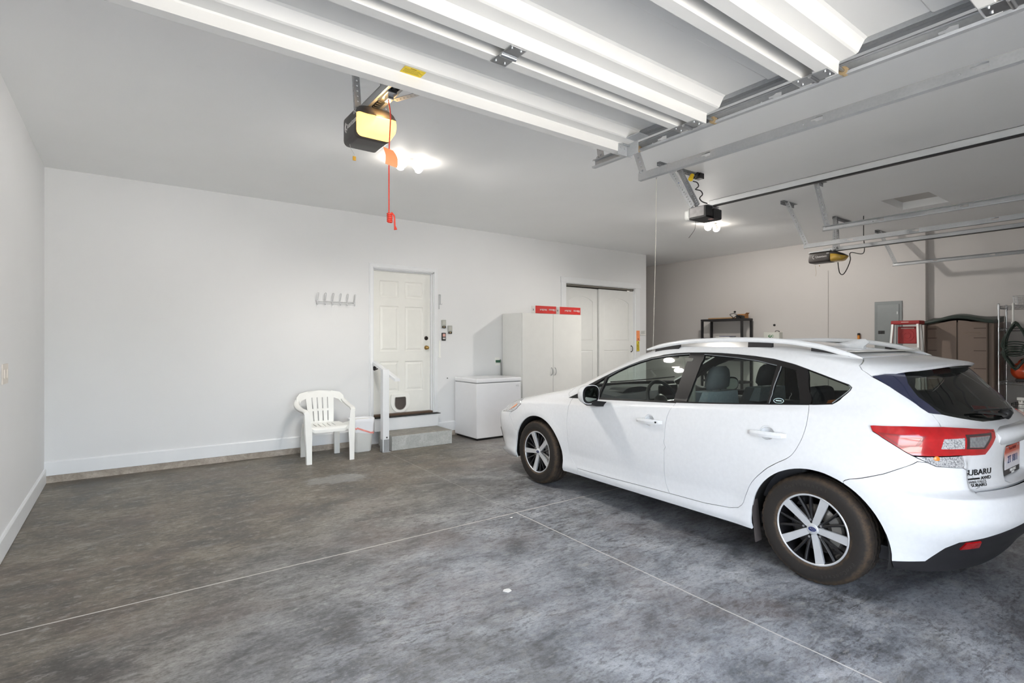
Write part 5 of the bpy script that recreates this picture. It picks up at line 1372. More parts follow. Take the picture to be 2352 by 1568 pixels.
car = thing('car', (4.1287, 1.4552, 0), 'white five-door hatchback car with roof rails parked nose-in on the concrete floor', 'car', rz=-rad(1.524))
PP = [M_PAINT, M_CARIN]
uS0 = T['front_door_edge'][-1][0]
arcR = lambda a0, a1, n=26: [(lambda Y, z: (uY(Y, z), z))(-.015 + .385*math.cos(rad(a)), .290 + .385*math.sin(rad(a))) for a in np.linspace(a0, a1, n)]
arcF = lambda a0, a1, n=26: [(lambda Y, z: (uY(Y, z), z))(2.640 + .388*math.cos(rad(a)), .295 + .388*math.sin(rad(a))) for a in np.linspace(a0, a1, n)]
dlo = T['dlo']; zS = .210
aR1 = math.degrees(math.asin((T['bumper_seam'][0][1]-.290)/.385)); aR1 = 180-aR1
WS = [(.157, 1.003), (.155, 1.05), (.150, 1.2), (.142, 1.33), (.136, 1.362)]
# side body shell: sill, rear quarter, roof side and A pillar in one pressing
shell = [(uS0, zS)] + arcR(-11.5, aR1)[0:1][:0] + [(uY(.365, zS+.004), zS+.004)] + arcR(-11, aR1) + T['bumper_seam'][1:] + [T['lowlamp'][0]] + \
    [T['tail'][10], T['tail'][11], T['tail'][12], T['tail'][0], T['tail'][1], T['tail'][2], T['tail'][3]] + T['hatch'][:-1][::-1] + [(.845, 1.36), (.83, ZTOP)] + \
    [(.128, ZTOP)] + WS[::-1] + [dlo[0]] + dlo[::-1][:-(6)] + [dlo[6]] + T['rear_cut'][:-1][::-1] + T['door_bottom'][:-1][::-1]
panel('body_shell', shell, PP, car)
HLT = (.176, .806)    # rear tip of the headlight
hoodside = [(.0975, .972), (.091, .93), (.0944, .886), (.125, .842), (.150, .818)]
fender = [(uY(2.252, zS), zS), (uS0, zS)] + T['front_door_edge'][::-1] + T['door_corner'] + T['door_top'] + [dlo[0], (.159, 1.0), (.156, .987), (.0975, .974)] + hoodside + [HLT, (.2037, .7757), (.2103, .7202), (.2113, .676)] + \
    [(uY(3.035, .50), .50)] + arcF(30, 191)
panel('fender', fender, PP, car)
HU1, HU2 = T['front_door_edge'], T['mid_cut']
def hole_at(Y, z, r=.047, rz=.040):
    return [(uY(Y + r*math.cos(2*PI*i/20), z + rz*math.sin(2*PI*i/20)), z + rz*math.sin(2*PI*i/20)) for i in range(20)]
fdoor = T['door_bottom'][:4] + T['mid_cut'][:-1][::-1] + dlo[1:3][::-1] + T['door_top'] + T['door_corner'] + T['front_door_edge'][:-1]
fd = panel('front_door', fdoor, PP, car, holes=[hole_at(1.205, .812)])
rdoor_ = T['door_bottom'][3:] + T['rear_cut'][1:-1] + [dlo[6], dlo[5], dlo[4], dlo[3]] + T['mid_cut'][1:-1]
rdd = panel('rear_door', rdoor_, PP, car, holes=[hole_at(.262, .848)])
for doors, Y, z in ((fd, 1.205, .812), (rdd, .262, .848)):
    for d, s in zip(doors, (-1, 1)):
        q = sp(np.array(uY(Y, z)), np.array(z)); x = float(-q[0])
        c = MB().lathe([(.050, .0), (.047, -.008), (.036, -.022), (.018, -.030), (0, -.032)], (s*(x-.001), Y, z), (s, 0, 0), 24, ref=(0, 0, 1)); c.build('handle_cup', M_PAINT, d, local=True)
        h = MB(); secs = []
        for t_ in np.linspace(0, 1, 13):
            yy = Y + .125 - .245*t_; zz = z - .006 + .006*t_; lift = .010 + .026*math.sin(PI*min(1, max(0, t_)))**.5
            hh = .018*(1 - .35*(2*t_-1)**4)
            xs = float(sp(np.array(uY(yy, zz)), np.array(zz))[0])*-1
            secs.append([(s*(xs+lift-.016), yy, zz-hh), (s*(xs+lift-.004), yy, zz-hh), (s*(xs+lift), yy, zz), (s*(xs+lift-.004), yy, zz+hh), (s*(xs+lift-.016), yy, zz+hh)])
        if s > 0: secs = [k[::-1] for k in secs]
        h.sweep(secs, smooth=False); h.build('door_handle', M_PAINT, d, local=True)
        if Y > 1 and s < 0: MB().cyl((s*(x+.030), Y-.085, z), (s*(x+.0345), Y-.085, z), .007, n=12).build('key_lock', M_BLACKP, d, local=True)
# window frames and side glass
gl = [T['g_front'], T['g_tri'], T['g_rear'], T['g_fix'], T['g_quarter']]
panel('window_frame', dlo, [M_GLOSSBLK, M_CARIN], car, holes=gl, off=-.002, inset=.001, thick=.02)
for nm, g, m_ in (('front_window', T['g_front'], M_GLASS), ('front_quarter_window', T['g_tri'], M_GLASS), ('rear_window', T['g_rear'], M_GLASSD), ('fixed_window', T['g_fix'], M_GLASSD), ('rear_quarter_window', T['g_quarter'], M_GLASSQ)):
    panel(nm, g, m_, car, inset=-.001, thick=0, off=-.007)
# window seals catching the light along the upper edges
for g, idx in ((T['g_front'], range(6, 25)), (T['g_rear'], range(0, 13)), (T['g_quarter'], range(9, 22)), (T['g_fix'], (18, 17, 16, 15, 14, 13, 12))):
    pts = []
    P_ = [g[i % len(g)] for i in idx]; pr = []
    for i in range(len(P_)-1):
        for j in range(6): pr.append((P_[i][0]+(P_[i+1][0]-P_[i][0])*j/6, P_[i][1]+(P_[i+1][1]-P_[i][1])*j/6))
    pr.append(P_[-1])
    U = np.array([p[0] for p in pr]); Z = np.array([p[1] for p in pr]); q = sp(U, Z); nn = sd(U, Z)[2]
    for s in (-1, 1):
        MB().tube([Vector((-s*a[0], a[1], a[2])) for a in (q - nn*.002)], .0032, n=6).build('window_seal', mat('grey_seal_rubber', '#6f7376', .25, coat=.6), car, local=True)
# front end
HL = [(.072, .668), (.120, .662), (.170, .655), (.2113, .676), (.2103, .7202), (.2037, .7757), HLT, (.150, .800), (.128, .765), (.10, .745), (.072, .738)]
bumpF = [(0, .16), (.10, .163), (uY(3.025, .195), .195)] + arcF(-15, 30, 10)[1:] + [(uY(3.035, .50), .50)] + [(.2113, .676), (.170, .655), (.120, .662), (.072, .668), (.072, .738), (.05, .731), (0, .726)]
def lip(U, Z, P, Nn):   # splitter lip low on the front bumper
    k = (sstep(.275, .245, Z))*sstep(.205, .165, U)
    Nh = Nn*np.array([1, 1, 0]); return P + Nh*(k*.050)[:, None]
panel('front_bumper', bumpF, PP, car, center=True, disp=lip)
panel('hood', [(0, .728), (.05, .733), (.072, .740), (.10, .747), (.128, .767), (.150, .802), (.150, .816)] + hoodside[::-1][1:] + [(0, .972)], PP, car, center=True)
hl = panel('headlight', HL, [M_CLEAR, M_CARIN], car, off=.004, thick=.02)
for o_ in hl:
    s = -1 if o_.data.vertices[0].co.x < 0 else 1
    pr = [(.195, .69), (.200, .745), (.190, .775), (.196, .72)]
    q = sp(np.array([p[0] for p in pr]), np.array([p[1] for p in pr])); nn = sd(np.array([p[0] for p in pr]), np.array([p[1] for p in pr]))[2]; q = q + nn*.007
    MB().add([(-s*p[0], p[1], p[2]) for p in q], [(0, 1, 2), (0, 2, 3)]).build('turn_signal', mat('amber_reflector', '#e58a4a', .3, coat=1), o_, local=True)
panel('grille', [(0, .50), (.055, .50), (.068, .56), (.066, .66), (0, .665)], [mat('grille_mesh', '#17171a', .4, var=.3, scale=90), M_CARIN], car, center=True, off=.006)
panel('lower_intake', [(0, .26), (.09, .27), (.11, .36), (0, .38)], [M_SATBLK, M_CARIN], car, center=True, off=.004)
panel('fog_lamp_bezel', [(.118, .29), (.150, .30), (.156, .47), (.126, .45)], [M_SATBLK, M_CARIN], car, off=.005)
panel('cowl', [(0, .974), (.0975, .974), (.156, .987), (.159, 1.0), (0, 1.0)], [M_SATBLK, M_CARIN], car, center=True, off=-.006)
panel('windscreen', [(0, 1.002)] + WS + [(0, 1.362)], M_GLASS, car, center=True, inset=.001, thick=0, off=-.003)
# roof
U_ = np.linspace(0, 1, 150); aa, YY, _ = S(U_, np.full_like(U_, ZTOP))
Y0r, Y1r = float(YY.min()), float(YY.max()); rv = []; nq = 20
for a, y in zip(aa, YY):
    h = .054*max(0, 4*((y-Y0r)/(Y1r-Y0r))*(1-(y-Y0r)/(Y1r-Y0r)))**.62
    for k in range(nq+1):
        t_ = -1+2*k/nq; rv.append((a*t_, y, ZTOP + h*(1-abs(t_)**2.2)))
rm = MB(); n1 = nq+1
rm.add(rv, [(i*n1+k, i*n1+k+1, (i+1)*n1+k+1, (i+1)*n1+k) for i in range(149) for k in range(nq)], smooth=True)
rf = rm.build('roof', M_PAINT, car, local=True)
panel('roof_header', [(0, 1.365), (.136, 1.365), (.128, ZTOP), (0, ZTOP)], PP, car, center=True, inset=0)
panel('roof_rear', [(.83, ZTOP), (.845, 1.36), (.8656, 1.3325), (1, 1.338), (1, ZTOP)], PP, car, center=True, inset=.0015, dz=.008)
# tail end
GL = [(.8842, 1.0358), (.9576, .9857), (.9916, .9787), (1, .978), (1, 1.262), (.8772, 1.2547), (.8582, 1.1935), (.8565, 1.1227)]
GN = [(.780, 1.2290), (.8014, 1.1774), (.8401, 1.073), (.8532, 1.0455), (.8842, 1.0358), (.8565, 1.1227), (.8582, 1.1935), (.8772, 1.2547), (.82, 1.2435)]
panel('tailgate_glass', GL, M_GLASSD, car, center=True, inset=.001, thick=0, off=-.003)
fritb = [(.8842, 1.0358), (.9576, .9857), (1, .978), (1, 1.262), (.8772, 1.2547), (.8582, 1.1935), (.8565, 1.1227)]
fr_in = [(.898, 1.046), (.955, 1.006), (.985, .999), (.9995, .997), (.9995, 1.236), (.895, 1.222), (.872, 1.175), (.874, 1.105)]
panel('glass_border', fritb, [M_GLOSSBLK, M_CARIN], car, holes=[fr_in], center=True, inset=.001, thick=0, off=-.006)
panel('rear_garnish', GN, [M_NAVY, M_CARIN], car, inset=.001)
def spoil(U, Z, P, Nn):
    k = sstep(1.325, 1.262, Z)*sstep(.775, .90, U); k2 = k*(.5+.5*sstep(.90, 1.0, U))
    P = P.copy(); P[:, 1] -= .085*k2; P[:, 2] += .030*k2; return P
panel('spoiler', [(.8656, 1.3288), (.7845, 1.2865), (.7727, 1.2612), (.7777, 1.2300), (.82, 1.2445), (.8772, 1.2560), (1, 1.264), (1, 1.335)], [M_PAINT, M_PAINT], car, center=True, disp=spoil, thick=.020, dz=.008)
hg = [(.8532, 1.0455), (.8842, 1.0358), (.9576, .9857), (1, .978), (1, .655), (.8845, .655)] + T['hatch2'][1:4][::-1] + [T['tail'][8], T['tail'][7], T['tail'][6], T['tail'][5], T['tail'][4], T['tail'][3]] + [T['hatch'][7], T['hatch'][6]]
hgo = panel('tailgate', hg, PP, car, center=True, du=.005, dz=.010)[0]
tl_ = panel('tail_light', T['tail'], [M_LAMPRED, M_LAMPDK], car, off=.012, thick=.03, inset=.0015)
ll_ = panel('turn_signal', T['lowlamp'], [M_CLEAR, M_CARIN], car, off=.006, thick=.03)
def shrink(p, k):
    c = (sum(a[0] for a in p)/len(p), sum(a[1] for a in p)/len(p)); return [(c[0]+(a[0]-c[0])*k, c[1]+(a[1]-c[1])*k) for a in p]
for i, s in enumerate((-1, 1)):
    panel('reversing_lens', T['lens1'], [M_CLEAR, M_LAMPDK], tl_[i], off=.0135, thick=.004, sides=(s,), inset=.001)
    panel('reversing_lens', T['lens2'], [mat('dark_clear_lamp', '#8f9092', .15, .4, coat=1, var=.3, scale=70), M_LAMPDK], tl_[i], off=.0135, thick=.004, sides=(s,), inset=.001)
    panel('lens_surround', shrink(T['lens2'], 1.28), [mat('smoked_lamp', '#3a2426', .25, coat=1), M_LAMPDK], tl_[i], holes=[T['lens2']], off=.013, thick=.003, sides=(s,), inset=0)
    panel('reflector_band', T['chev'], [M_LAMPDK, M_LAMPDK], tl_[i], holes=[shrink(T['chev'], .76)], off=.0130, thick=.003, sides=(s,), inset=0)
    q = sp(np.array(.8366), np.array(.8206)); nn = sd(np.array([.8366]), np.array([.8206]))[2][0]; c = Vector((-s*(q[0]+nn[0]*.007), q[1]+nn[1]*.007, q[2])); 
    MB().lathe([(0, .004), (.012, .003), (.016, 0)], c, (-s*nn[0], nn[1], 0), 14).build('amber_bulb', mat('amber_bulb_plastic', '#e8862c', .3, coat=.6), ll_[i], local=True)
bumpR = arcR(184.5, aR1, 14)[0:1] + [(T['valance'][0][0], T['valance'][0][1])] + T['valance'][1:] + [(1, .505), (1, .651), (.8845, .651)] + T['hatch2'][2:4][::-1] + T['lowlamp'][2:4][::1] + [T['lowlamp'][4]] + T['bumper_seam'][1:3][::-1] + arcR(aR1, 184.5, 14)[:-1]
panel('rear_bumper', bumpR, PP, car, center=True, dz=.009)
va = [arcR(184.6, 190, 2)[0], (uY(-.40, .215), .215), (.84, .205), (1, .205), (1, .502)] + T['valance'][::-1]
vo = panel('bumper_valance', va, [M_SATBLK, M_CARIN], car, center=True, off=-.004)[0]
panel('rear_reflector', T['reflector'], [M_LAMPRED, M_LAMPDK], car, off=.003, thick=.01, inset=.0005)
# plate, garnish, emblem, lettering and wiper on the tailgate
yb_ = float(sp(np.array(.99), np.array(.76))[1])
gar = MB(); secs = []
for t_ in np.linspace(-1, 1, 21):
    x = .335*t_; zb = .868 + .022*(1-abs(t_)); zt = .955 - .020*abs(t_)**3
    yy = float(S(np.array(.999), np.array(.90))[1]) + .055*(abs(x)/.335)**2.2*.9
    secs.append([(x, yy-.028, zb), (x, yy-.040, (zb+zt)/2+.01), (x, yy-.022, zt), (x, yy+.03, zt+.005), (x, yy+.03, zb)])
gar.sweep(secs, smooth=True); gar.build('plate_garnish', M_PAINT, hgo, local=True)
ye = float(S(np.array(.999), np.array(.90))[1]) - .040
Mr = Matrix(((1, 0, 0, 0), (0, 0, -1, 0), (0, 1, 0, 0), (0, 0, 0, 1)))   # local X -> car right, local Y -> up, local Z -> backwards
def R_(x, y, z): m = Mr.copy(); m[0][3] = x; m[1][3] = y; m[2][3] = z; return m
def emblem(parent, M, rx, ry, nm='emblem'):
    e = MB().prism(circ(0, 0, rx, 28, ry), .005, M); b = e.build(nm, mat('emblem_blue', '#20306b', .2, coat=1), parent, local=True)
    st_ = MB()
    st_.prism(circ(0, 0, rx*1.06, 28, ry*1.08), .006, M, holes=[circ(0, 0, rx*.94, 28, ry*.92)])
    for cx, cy, k in ((-.42, .25, .30), (.05, .28, .15), (.42, .30, .15), (.62, -.10, .15), (.28, -.28, .15), (-.05, -.15, .15)):
        p = [(cx*rx + k*rx*math.cos(PI/2*i)*(1 if i % 2 == 0 else 1), cy*ry + k*ry*1.3*math.sin(PI/2*i)) for i in range(4)]
        star = []
        for i in range(8):
            r = 1 if i % 2 == 0 else .32; a = PI/4*i
            star.append((cx*rx + k*rx*r*math.cos(a), cy*ry + k*ry*1.5*r*math.sin(a)))
        st_.prism(star, .0065, M)
    st_.build('emblem_stars', M_CHROME, b, local=True)
emblem(hgo, R_(0, ye+.004, .913), .062, .036)
pl = MB().box(-.155, .155, yb_-.022, yb_-.004, .672, .842, .004).build('licence_plate_frame', M_BLACKP, hgo, local=True)
yp = yb_-.0225
def platemat():
    n = N('plate_print'); v = n.coords('Object'); sep = n.new('ShaderNodeSeparateXYZ'); n.link(v, sep.inputs[0])
    n.link(n.ramp(n.math('MULTIPLY', n.math('SUBTRACT', sep.outputs['Z'], .70), 7.4), [(.35, '#e9e6ea'), (.62, '#eec3ba'), (.74, '#d8694f'), (1, '#c9492f')]), n.b.inputs['Base Color']); n.set(Roughness=.35); return n.m
MB().box(-.146, .146, yp-.002, yp+.001, .707, .836).build('licence_plate', platemat(), hgo, local=True)
lt = MB().text('2T 1811', .058, R_(0, yp-.003, .757), bold=.001)
lt.build('plate_number', mat('plate_ink', '#3a4a78', .5), hgo, local=True)
MB().text('Scenic IDAHO', .022, R_(0, yp-.003, .818), bold=.0006).build('plate_state', mat('plate_state_ink', '#7c1f1a', .5), hgo, local=True)
MB().text('TWIN FALLS', .022, R_(0, yp-.003, .695), bold=.0005).build('frame_lettering', M_WHITETXT, hgo, local=True)
MB().text('SUBARU', .015, R_(0, yp-.003, .680), bold=.0004).build('frame_name_lettering', M_WHITETXT, hgo, local=True)
for x in (-.10, .10): MB().cyl((x, yp-.001, .828), (x, yp-.006, .828), .006, n=10).build('plate_screw', M_CHROME, hgo, local=True)
def onskin(txt, u0, z0, width, m_, nm, height, bold=0, slant=0):
    """lettering laid on the curved tailgate: starts at u0, baseline centre z0, given overall width"""
    t_ = MB().text(txt, 1, Matrix.Identity(4), depth=.0, bold=0, align='LEFT')
    v = np.array(t_.v); v[:, 0] -= v[:, 0].min(); v[:, 0] *= width/v[:, 0].max(); v[:, 1] -= (v[:, 1].min()+v[:, 1].max())/2; v[:, 1] *= height/max(1e-6, v[:, 1].max()-v[:, 1].min())
    ug = np.linspace(u0, 1, 200); L = np.concatenate([[0], np.cumsum(np.linalg.norm(np.diff(sp(ug, np.full(200, z0)), axis=0), axis=1))])
    uu = np.interp(v[:, 0], L, ug); zz = z0 + v[:, 1] + slant*v[:, 0]
    P = sp(uu, zz) + sd(uu, zz)[2]*.0025; n = len(P); m = MB(); m.add([tuple(p) for p in P], t_.f)
    P2 = P + sd(uu, zz)[2]*.002; m.add([tuple(p) for p in P2], t_.f)
    m.build(nm, m_, hgo, local=True)
M_BADGE = mat('badge_dark_chrome', '#2d2d31', .25, .6)
onskin('SUBARU', .8870, .742, .205, M_BADGE, 'badge_lettering', .030)
onskin('AWD', .9150, .709, .085, M_BADGE, 'badge_model_lettering', .017)
panel('badge_bar', [(.892, .7045), (.913, .7045), (.913, .7125), (.892, .7125)], [M_BADGE, M_CARIN], hgo, off=.004, thick=.003, sides=(-1,), inset=0)
onskin('TWIN FALLS', .8880, .6915, .150, mat('badge_grey', '#8a8a8e', .3, .6), 'dealer_lettering', .014)
onskin('SUBARU', .8960, .6755, .115, M_BADGE, 'dealer_name_lettering', .015)
wy = MB().tube(smooth_path([(.06, -.665, .998), (-.10, -.648, 1.012), (-.30, -.615, 1.034)], 6), .007).tube([(.22, -.646, 1.02), (-.34, -.606, 1.045)], .0055)
wy.lathe([(0, .05), (.018, .046), (.030, .02), (.032, 0)], (.06, -.645, .99), (0, -.7, .7), 16); wy.build('rear_wiper', M_BLACKP, car, local=True)
bl_ = MB().box(-.15, .15, -.432, -.36, 1.285, 1.302, .004); bl_.build('high_brake_light', mat('dark_red_brake_lamp', '#9c3a30', .25, coat=1), car, local=True)
# roof rails with black feet
railz = [(1.50, 1.356), (1.36, 1.386), (1.20, 1.412), (1.0, 1.431), (.65, 1.440), (.33, 1.429), (.10, 1.396), (-.05, 1.354), (-.15, 1.322)]
for s in (-1, 1):
    xr = lambda y: s*(.562 + .010*y - .012*(y-.6)**2)
    pts = smooth_path([(xr(y), y, z) for y, z in railz], 6); secs = []
    for i, p in enumerate(pts):
        q = i/(len(pts)-1); w = .020*min(1, .35+6*min(q, 1-q)); h = .016*min(1, .4+5*min(q, 1-q))
        secs.append([(p.x-s*w, p.y, p.z-h*1.0), (p.x-s*w*.6, p.y, p.z+h*.9), (p.x+s*w*.6, p.y, p.z+h), (p.x+s*w, p.y, p.z), (p.x+s*w*.8, p.y, p.z-h*1.1)])
    if s > 0: secs = [k[::-1] for k in secs]
    rr_ = MB().sweep(secs, smooth=True).build('roof_rail', M_PAINT, car, local=True)
    for y0, y1 in ((1.40, 1.16), (.57, .40), (.14, -.10)):
        f_ = MB(); ss = []
        for y in np.linspace(y0, y1, 6):
            zt = np.interp(-y, [-a[0] for a in railz], [a[1] for a in railz]) - .008
            ss.append([(xr(y)-s*.014, y, 1.33), (xr(y)-s*.012, y, zt), (xr(y)+s*.012, y, zt), (xr(y)+s*.02, y, 1.33)])
        f_.sweep(ss, smooth=False); f_.build('rail_foot', M_SATBLK, rr_, local=True)
sf = MB(); ss = []
for t_ in np.linspace(0, 1, 12):
    y = .30 - .24*t_; h = .070*(t_**1.3)*(1 if t_ < .88 else 1-.5*((t_-.88)/.12)); w = .034*(1-.15*t_)
    zb = 1.392 - .018*t_**1.5
    ss.append([(-w, y, zb-.01), (-w*.55, y-.0, zb+h*.55), (-.004, y-.03*t_, zb+h+.012), (.004, y-.03*t_, zb+h+.012), (w*.55, y, zb+h*.55), (w, y, zb-.01)])
sf.sweep(ss, smooth=True); sf.build('shark_fin_antenna', M_PAINT, car, local=True)
# door mirrors
for s in (-1, 1):
    m_ = MB(); ss = []
    cx_m, cy_m, cz_m = s*1.005, 1.775, .978
    for t_ in np.linspace(0, 1, 9):
        y = cy_m - .045 + .125*t_; k = math.sqrt(max(0, 1-t_**2.4)); w = .112*k+.002; h = .078*k+.002
        ss.append([(cx_m + s*w*math.copysign(abs(math.cos(a))**.75, math.cos(a)), y - .018*math.cos(a), cz_m + h*math.copysign(abs(math.sin(a))**.75, math.sin(a)) - .012*math.cos(a)*0) for a in [2*PI*i/24 for i in range(24)]])
    if s > 0: ss = [k[::-1] for k in ss]
    m_.sweep(ss, smooth=True, caps=True); mo = m_.build('door_mirror', M_PAINT, car, local=True)
    fc = [(cx_m + s*.100*math.copysign(abs(math.cos(a))**.75, math.cos(a)), cy_m-.048 - .018*math.cos(a), cz_m + .066*math.copysign(abs(math.sin(a))**.75, math.sin(a))) for a in [2*PI*i/24 for i in range(24)]]
    f2 = [(x*1.0, y-.0025, z) for x, y, z in [(cx_m+(p[0]-cx_m)*.9, p[1], cz_m+(p[2]-cz_m)*.9) for p in fc]]
    MB().sweep([[(cx_m+(p[0]-cx_m)*1.10, p[1]+.002, cz_m+(p[2]-cz_m)*1.14) for p in fc], [(p[0], p[1]-.003, p[2]) for p in fc], f2], caps=False).build('mirror_bezel', M_GLOSSBLK, mo, local=True)
    MB().add(f2, [tuple(range(24)) if s < 0 else tuple(range(24))[::-1]]).build('mirror_glass', mat('mirror_glass', '#8f9a96', .03, 1, var=0), mo, local=True)
    arm_ = MB().sweep([[(s*(.84), y_, z_) for y_, z_ in ((1.93, .905), (1.71, .908), (1.71, .868), (1.91, .860))], [(s*(.945), y_, z_) for y_, z_ in ((1.87, .922), (1.725, .922), (1.725, .874), (1.85, .868))], [(s*1.03, y_, z_) for y_, z_ in ((1.83, .935), (1.735, .935), (1.735, .905), (1.81, .902))]], smooth=False)
    arm_.build('mirror_arm', M_GLOSSBLK, mo, local=True)
# underside, wheel wells, mud flaps
ub = MB().box(-.80, .80, .40, 2.22, .185, .225).box(-.52, .52, -.60, 3.35, .19, .225); ub.build('underbody', M_CARIN, car, local=True)
for yc in (-.005, 2.655):
    for s in (-1, 1):
        w = MB(); n = 26; R1 = .392
        pr = []
        for i in range(n+1):
            a = rad(-14 + 208*i/n); pr.append((yc + R1*math.cos(a), .30 + R1*math.sin(a)))
        w.sweep([[(s*.862, y, z) for y, z in pr], [(s*.855, yc+(y-yc)*1.0, z) for y, z in pr], [(s*.56, y, z) for y, z in pr]], closed_sec=False, smooth=True)
        w.add([(s*.56, y, z) for y, z in pr], [tuple(range(n+1)) if s > 0 else tuple(range(n+1))[::-1]])
        w.build('wheel_well', mat('wheel_well_felt', '#1d1b1a', .9, var=.2), car, local=True)
    for s in ((-1, 1) if yc < 1 else ()):
        MB().sweep([[(s*.80, yc+.375, .40), (s*.868, yc+.372, .40), (s*.868, yc+.380, .40), (s*.80, yc+.385, .40)], [(s*.79, yc+.352, .135), (s*.862, yc+.350, .135), (s*.862, yc+.356, .135), (s*.79, yc+.358, .135)]], smooth=False).build('mud_flap', mat('mud_flap_rubber', '#4a4341', .8, var=.15), car, local=True)
# ---- wheels: tyre, rim barrel, spokes, nuts, cap, brake
def tyremat():
    n = N('dusty_tyre'); v = n.coords('Object'); sep = n.new('ShaderNodeSeparateXYZ'); n.link(v, sep.inputs[0])
    r = n.math('SQRT', n.math('ADD', n.math('POWER', sep.outputs['Y'], 2.0), n.math('POWER', sep.outputs['Z'], 2.0)))
    rr = n.math('ADD', r, n.math('MULTIPLY', n.math('SUBTRACT', n.noise(v, 28, 5, .7), .5), .035))
    dirt = n.ramp(n.math('MULTIPLY', n.math('SUBTRACT', rr, .20), 8.0), [(.08, (.55, .55, .55, 1)), (.2, (.06, .06, .06, 1)), (.66, (.05, .05, .05, 1)), (.82, (.42, .42, .42, 1)), (.93, (.12, .12, .12, 1))])
    dirt = n.math('MULTIPLY', dirt, n.ramp(n.noise(v, 60, 4, .7), [(.3, (.3, .3, .3, 1)), (.6, (1, 1, 1, 1))]))
    n.link(n.mix(dirt, srgb('#1b1918'), srgb('#6f573e')), n.b.inputs['Base Color']); n.set(Roughness=.78); n.bump(n.noise(v, 140, 3), .15, .002); return n.m
M_TYRE = tyremat()
def wheel(yc, s, a0, full=True):
    # built with the outer face towards local -X, then turned for the right-hand side
    t = MB(); n = 160; prof = [(.206, -.088), (.212, -.100), (.225, -.105), (.262, -.1085), (.285, -.106), (.298, -.099), (.3075, -.088), (.3135, -.074), (.3165, -.052), (.3168, -.046), (.309, -.044), (.309, -.038), (.3170, -.036), (.3175, -.004), (.309, -.003), (.309, .003), (.3175, .004), (.3170, .036), (.309, .038), (.309, .044), (.3168, .046), (.3135, .074), (.3075, .088), (.298, .099), (.285, .106), (.225, .105), (.206, .088)]
    k = len(prof); vs = []
    for j in range(n):
        a = 2*PI*j/n
        for i, (r, x) in enumerate(prof):
            if 5 <= i <= 8 or 20 <= i <= 22: r -= .0045*(j % 4 == 0)
            elif i in (12, 13, 16, 17): r -= .004*(j % 4 == 2)
            vs.append((x, r*math.cos(a), r*math.sin(a)))
    fs = [(j*k+i, ((j+1) % n)*k+i, ((j+1) % n)*k+i+1, j*k+i+1) for j in range(n) for i in range(k-1)]
    fs = [f[::-1] for f in fs]
    t.add(vs, fs, smooth=True); w = t.build('wheel', M_TYRE, car, local=True)
    w.location = (s*.768, yc, .3165); w.rotation_euler = (0, 0, 0 if s < 0 else PI)
    X = (-1, 0, 0)
    MB().lathe([(.207, .088), (.2075, .094), (.204, .097), (.198, .095), (.193, .088), (.188, .060), (.180, .0), (.178, -.085)], (0, 0, 0), X, 72).build('rim', M_RIMBLK, w, local=True)
    MB().lathe([(.2078, .0935), (.2045, .0978), (.1975, .0958), (.1960, .0925)], (0, 0, 0), X, 72).build('rim_lip', M_ALLOY, w, local=True)
    if not full: return w
    def P3(r, a, d): return (-d, -r*math.cos(a), r*math.sin(a))     # angle from the rear, anticlockwise seen from outside the left side
    for i in range(5):
        a = rad(a0 + 72*i); sm = MB(); ss = []
        for q in np.linspace(0, 1, 8):
            r = .020 + .178*q; w1 = .019 + .0062*q**2; d = .078 + .016*q**1.3; ww = w1/max(r, .03)
            ss.append([P3(r, a-ww*.98, d), P3(r, a+ww*.98, d), P3(r, a+ww*1.05, d-.006), P3(r, a+ww*.8, d-.028), P3(r, a-ww*.8, d-.028), P3(r, a-ww*1.05, d-.006)])
        sm.sweep(ss[::-1], smooth=False); sm.build('spoke', M_ALLOY, w, local=True)
        bs = MB()
        for da in (25, 47):
            ss = []
            for q in np.linspace(0, 1, 6):
                r = .052 + .145*q; d = .070 + .016*q; ww = .0075/r; aa_ = a + rad(da) + rad(36-da)*(1-q)*.55
                ss.append([P3(r, aa_-ww, d), P3(r, aa_+ww*.1, d+.004), P3(r, aa_+ww, d), P3(r, aa_+ww*.7, d-.024), P3(r, aa_-ww*.7, d-.024)])
            bs.sweep(ss[::-1], smooth=False)
        bs.build('thin_spokes', M_RIMBLK, w, local=True)
        an = a + rad(36); c = P3(.0535, an, .068)
        MB().lathe([(.0145, -.02), (.0145, .001), (.011, .002), (.0105, -.004)], c, X, 16).cyl(Vector(c)+Vector((.004, 0, 0)), Vector(c)+Vector((-.011, 0, 0)), .0085, .0078, 6).build('lug_nut', M_CHROME, w, local=True)
    MB().lathe([(.062, .040), (.062, .066), (.048, .074), (.032, .0765), (.032, .040)], (0, 0, 0), X, 40).build('hub', M_RIMBLK, w, local=True)
    hc = MB().lathe([(.033, .074), (.033, .081), (.029, .0835), (0, .0840)], (0, 0, 0), X, 32).build('hub_cap', M_ALLOY, w, local=True)
    Ml = Matrix(((0, 0, -1, -.0838), (-1, 0, 0, 0), (0, 1, 0, 0), (0, 0, 0, 1)))
    e = MB().prism(circ(0, 0, .0225, 24, .0135), .0015, Ml); e.build('hub_emblem', mat('emblem_blue', '#20306b', .2, coat=1), w, local=True)
    st_ = MB()
    for cx, cy, kk in ((-.40, .20, .34), (.08, .35, .2), (.45, .25, .2), (.58, -.15, .2), (.22, -.35, .2), (-.1, -.2, .2)):
        st_.prism([(cx*.0225 + kk*.0225*(1 if i % 2 == 0 else .35)*math.cos(PI/4*i), cy*.0135*1.2 + kk*.02*(1 if i % 2 == 0 else .35)*math.sin(PI/4*i)) for i in range(8)], .0022, Ml)
    st_.build('emblem_stars', M_CHROME, w, local=True)
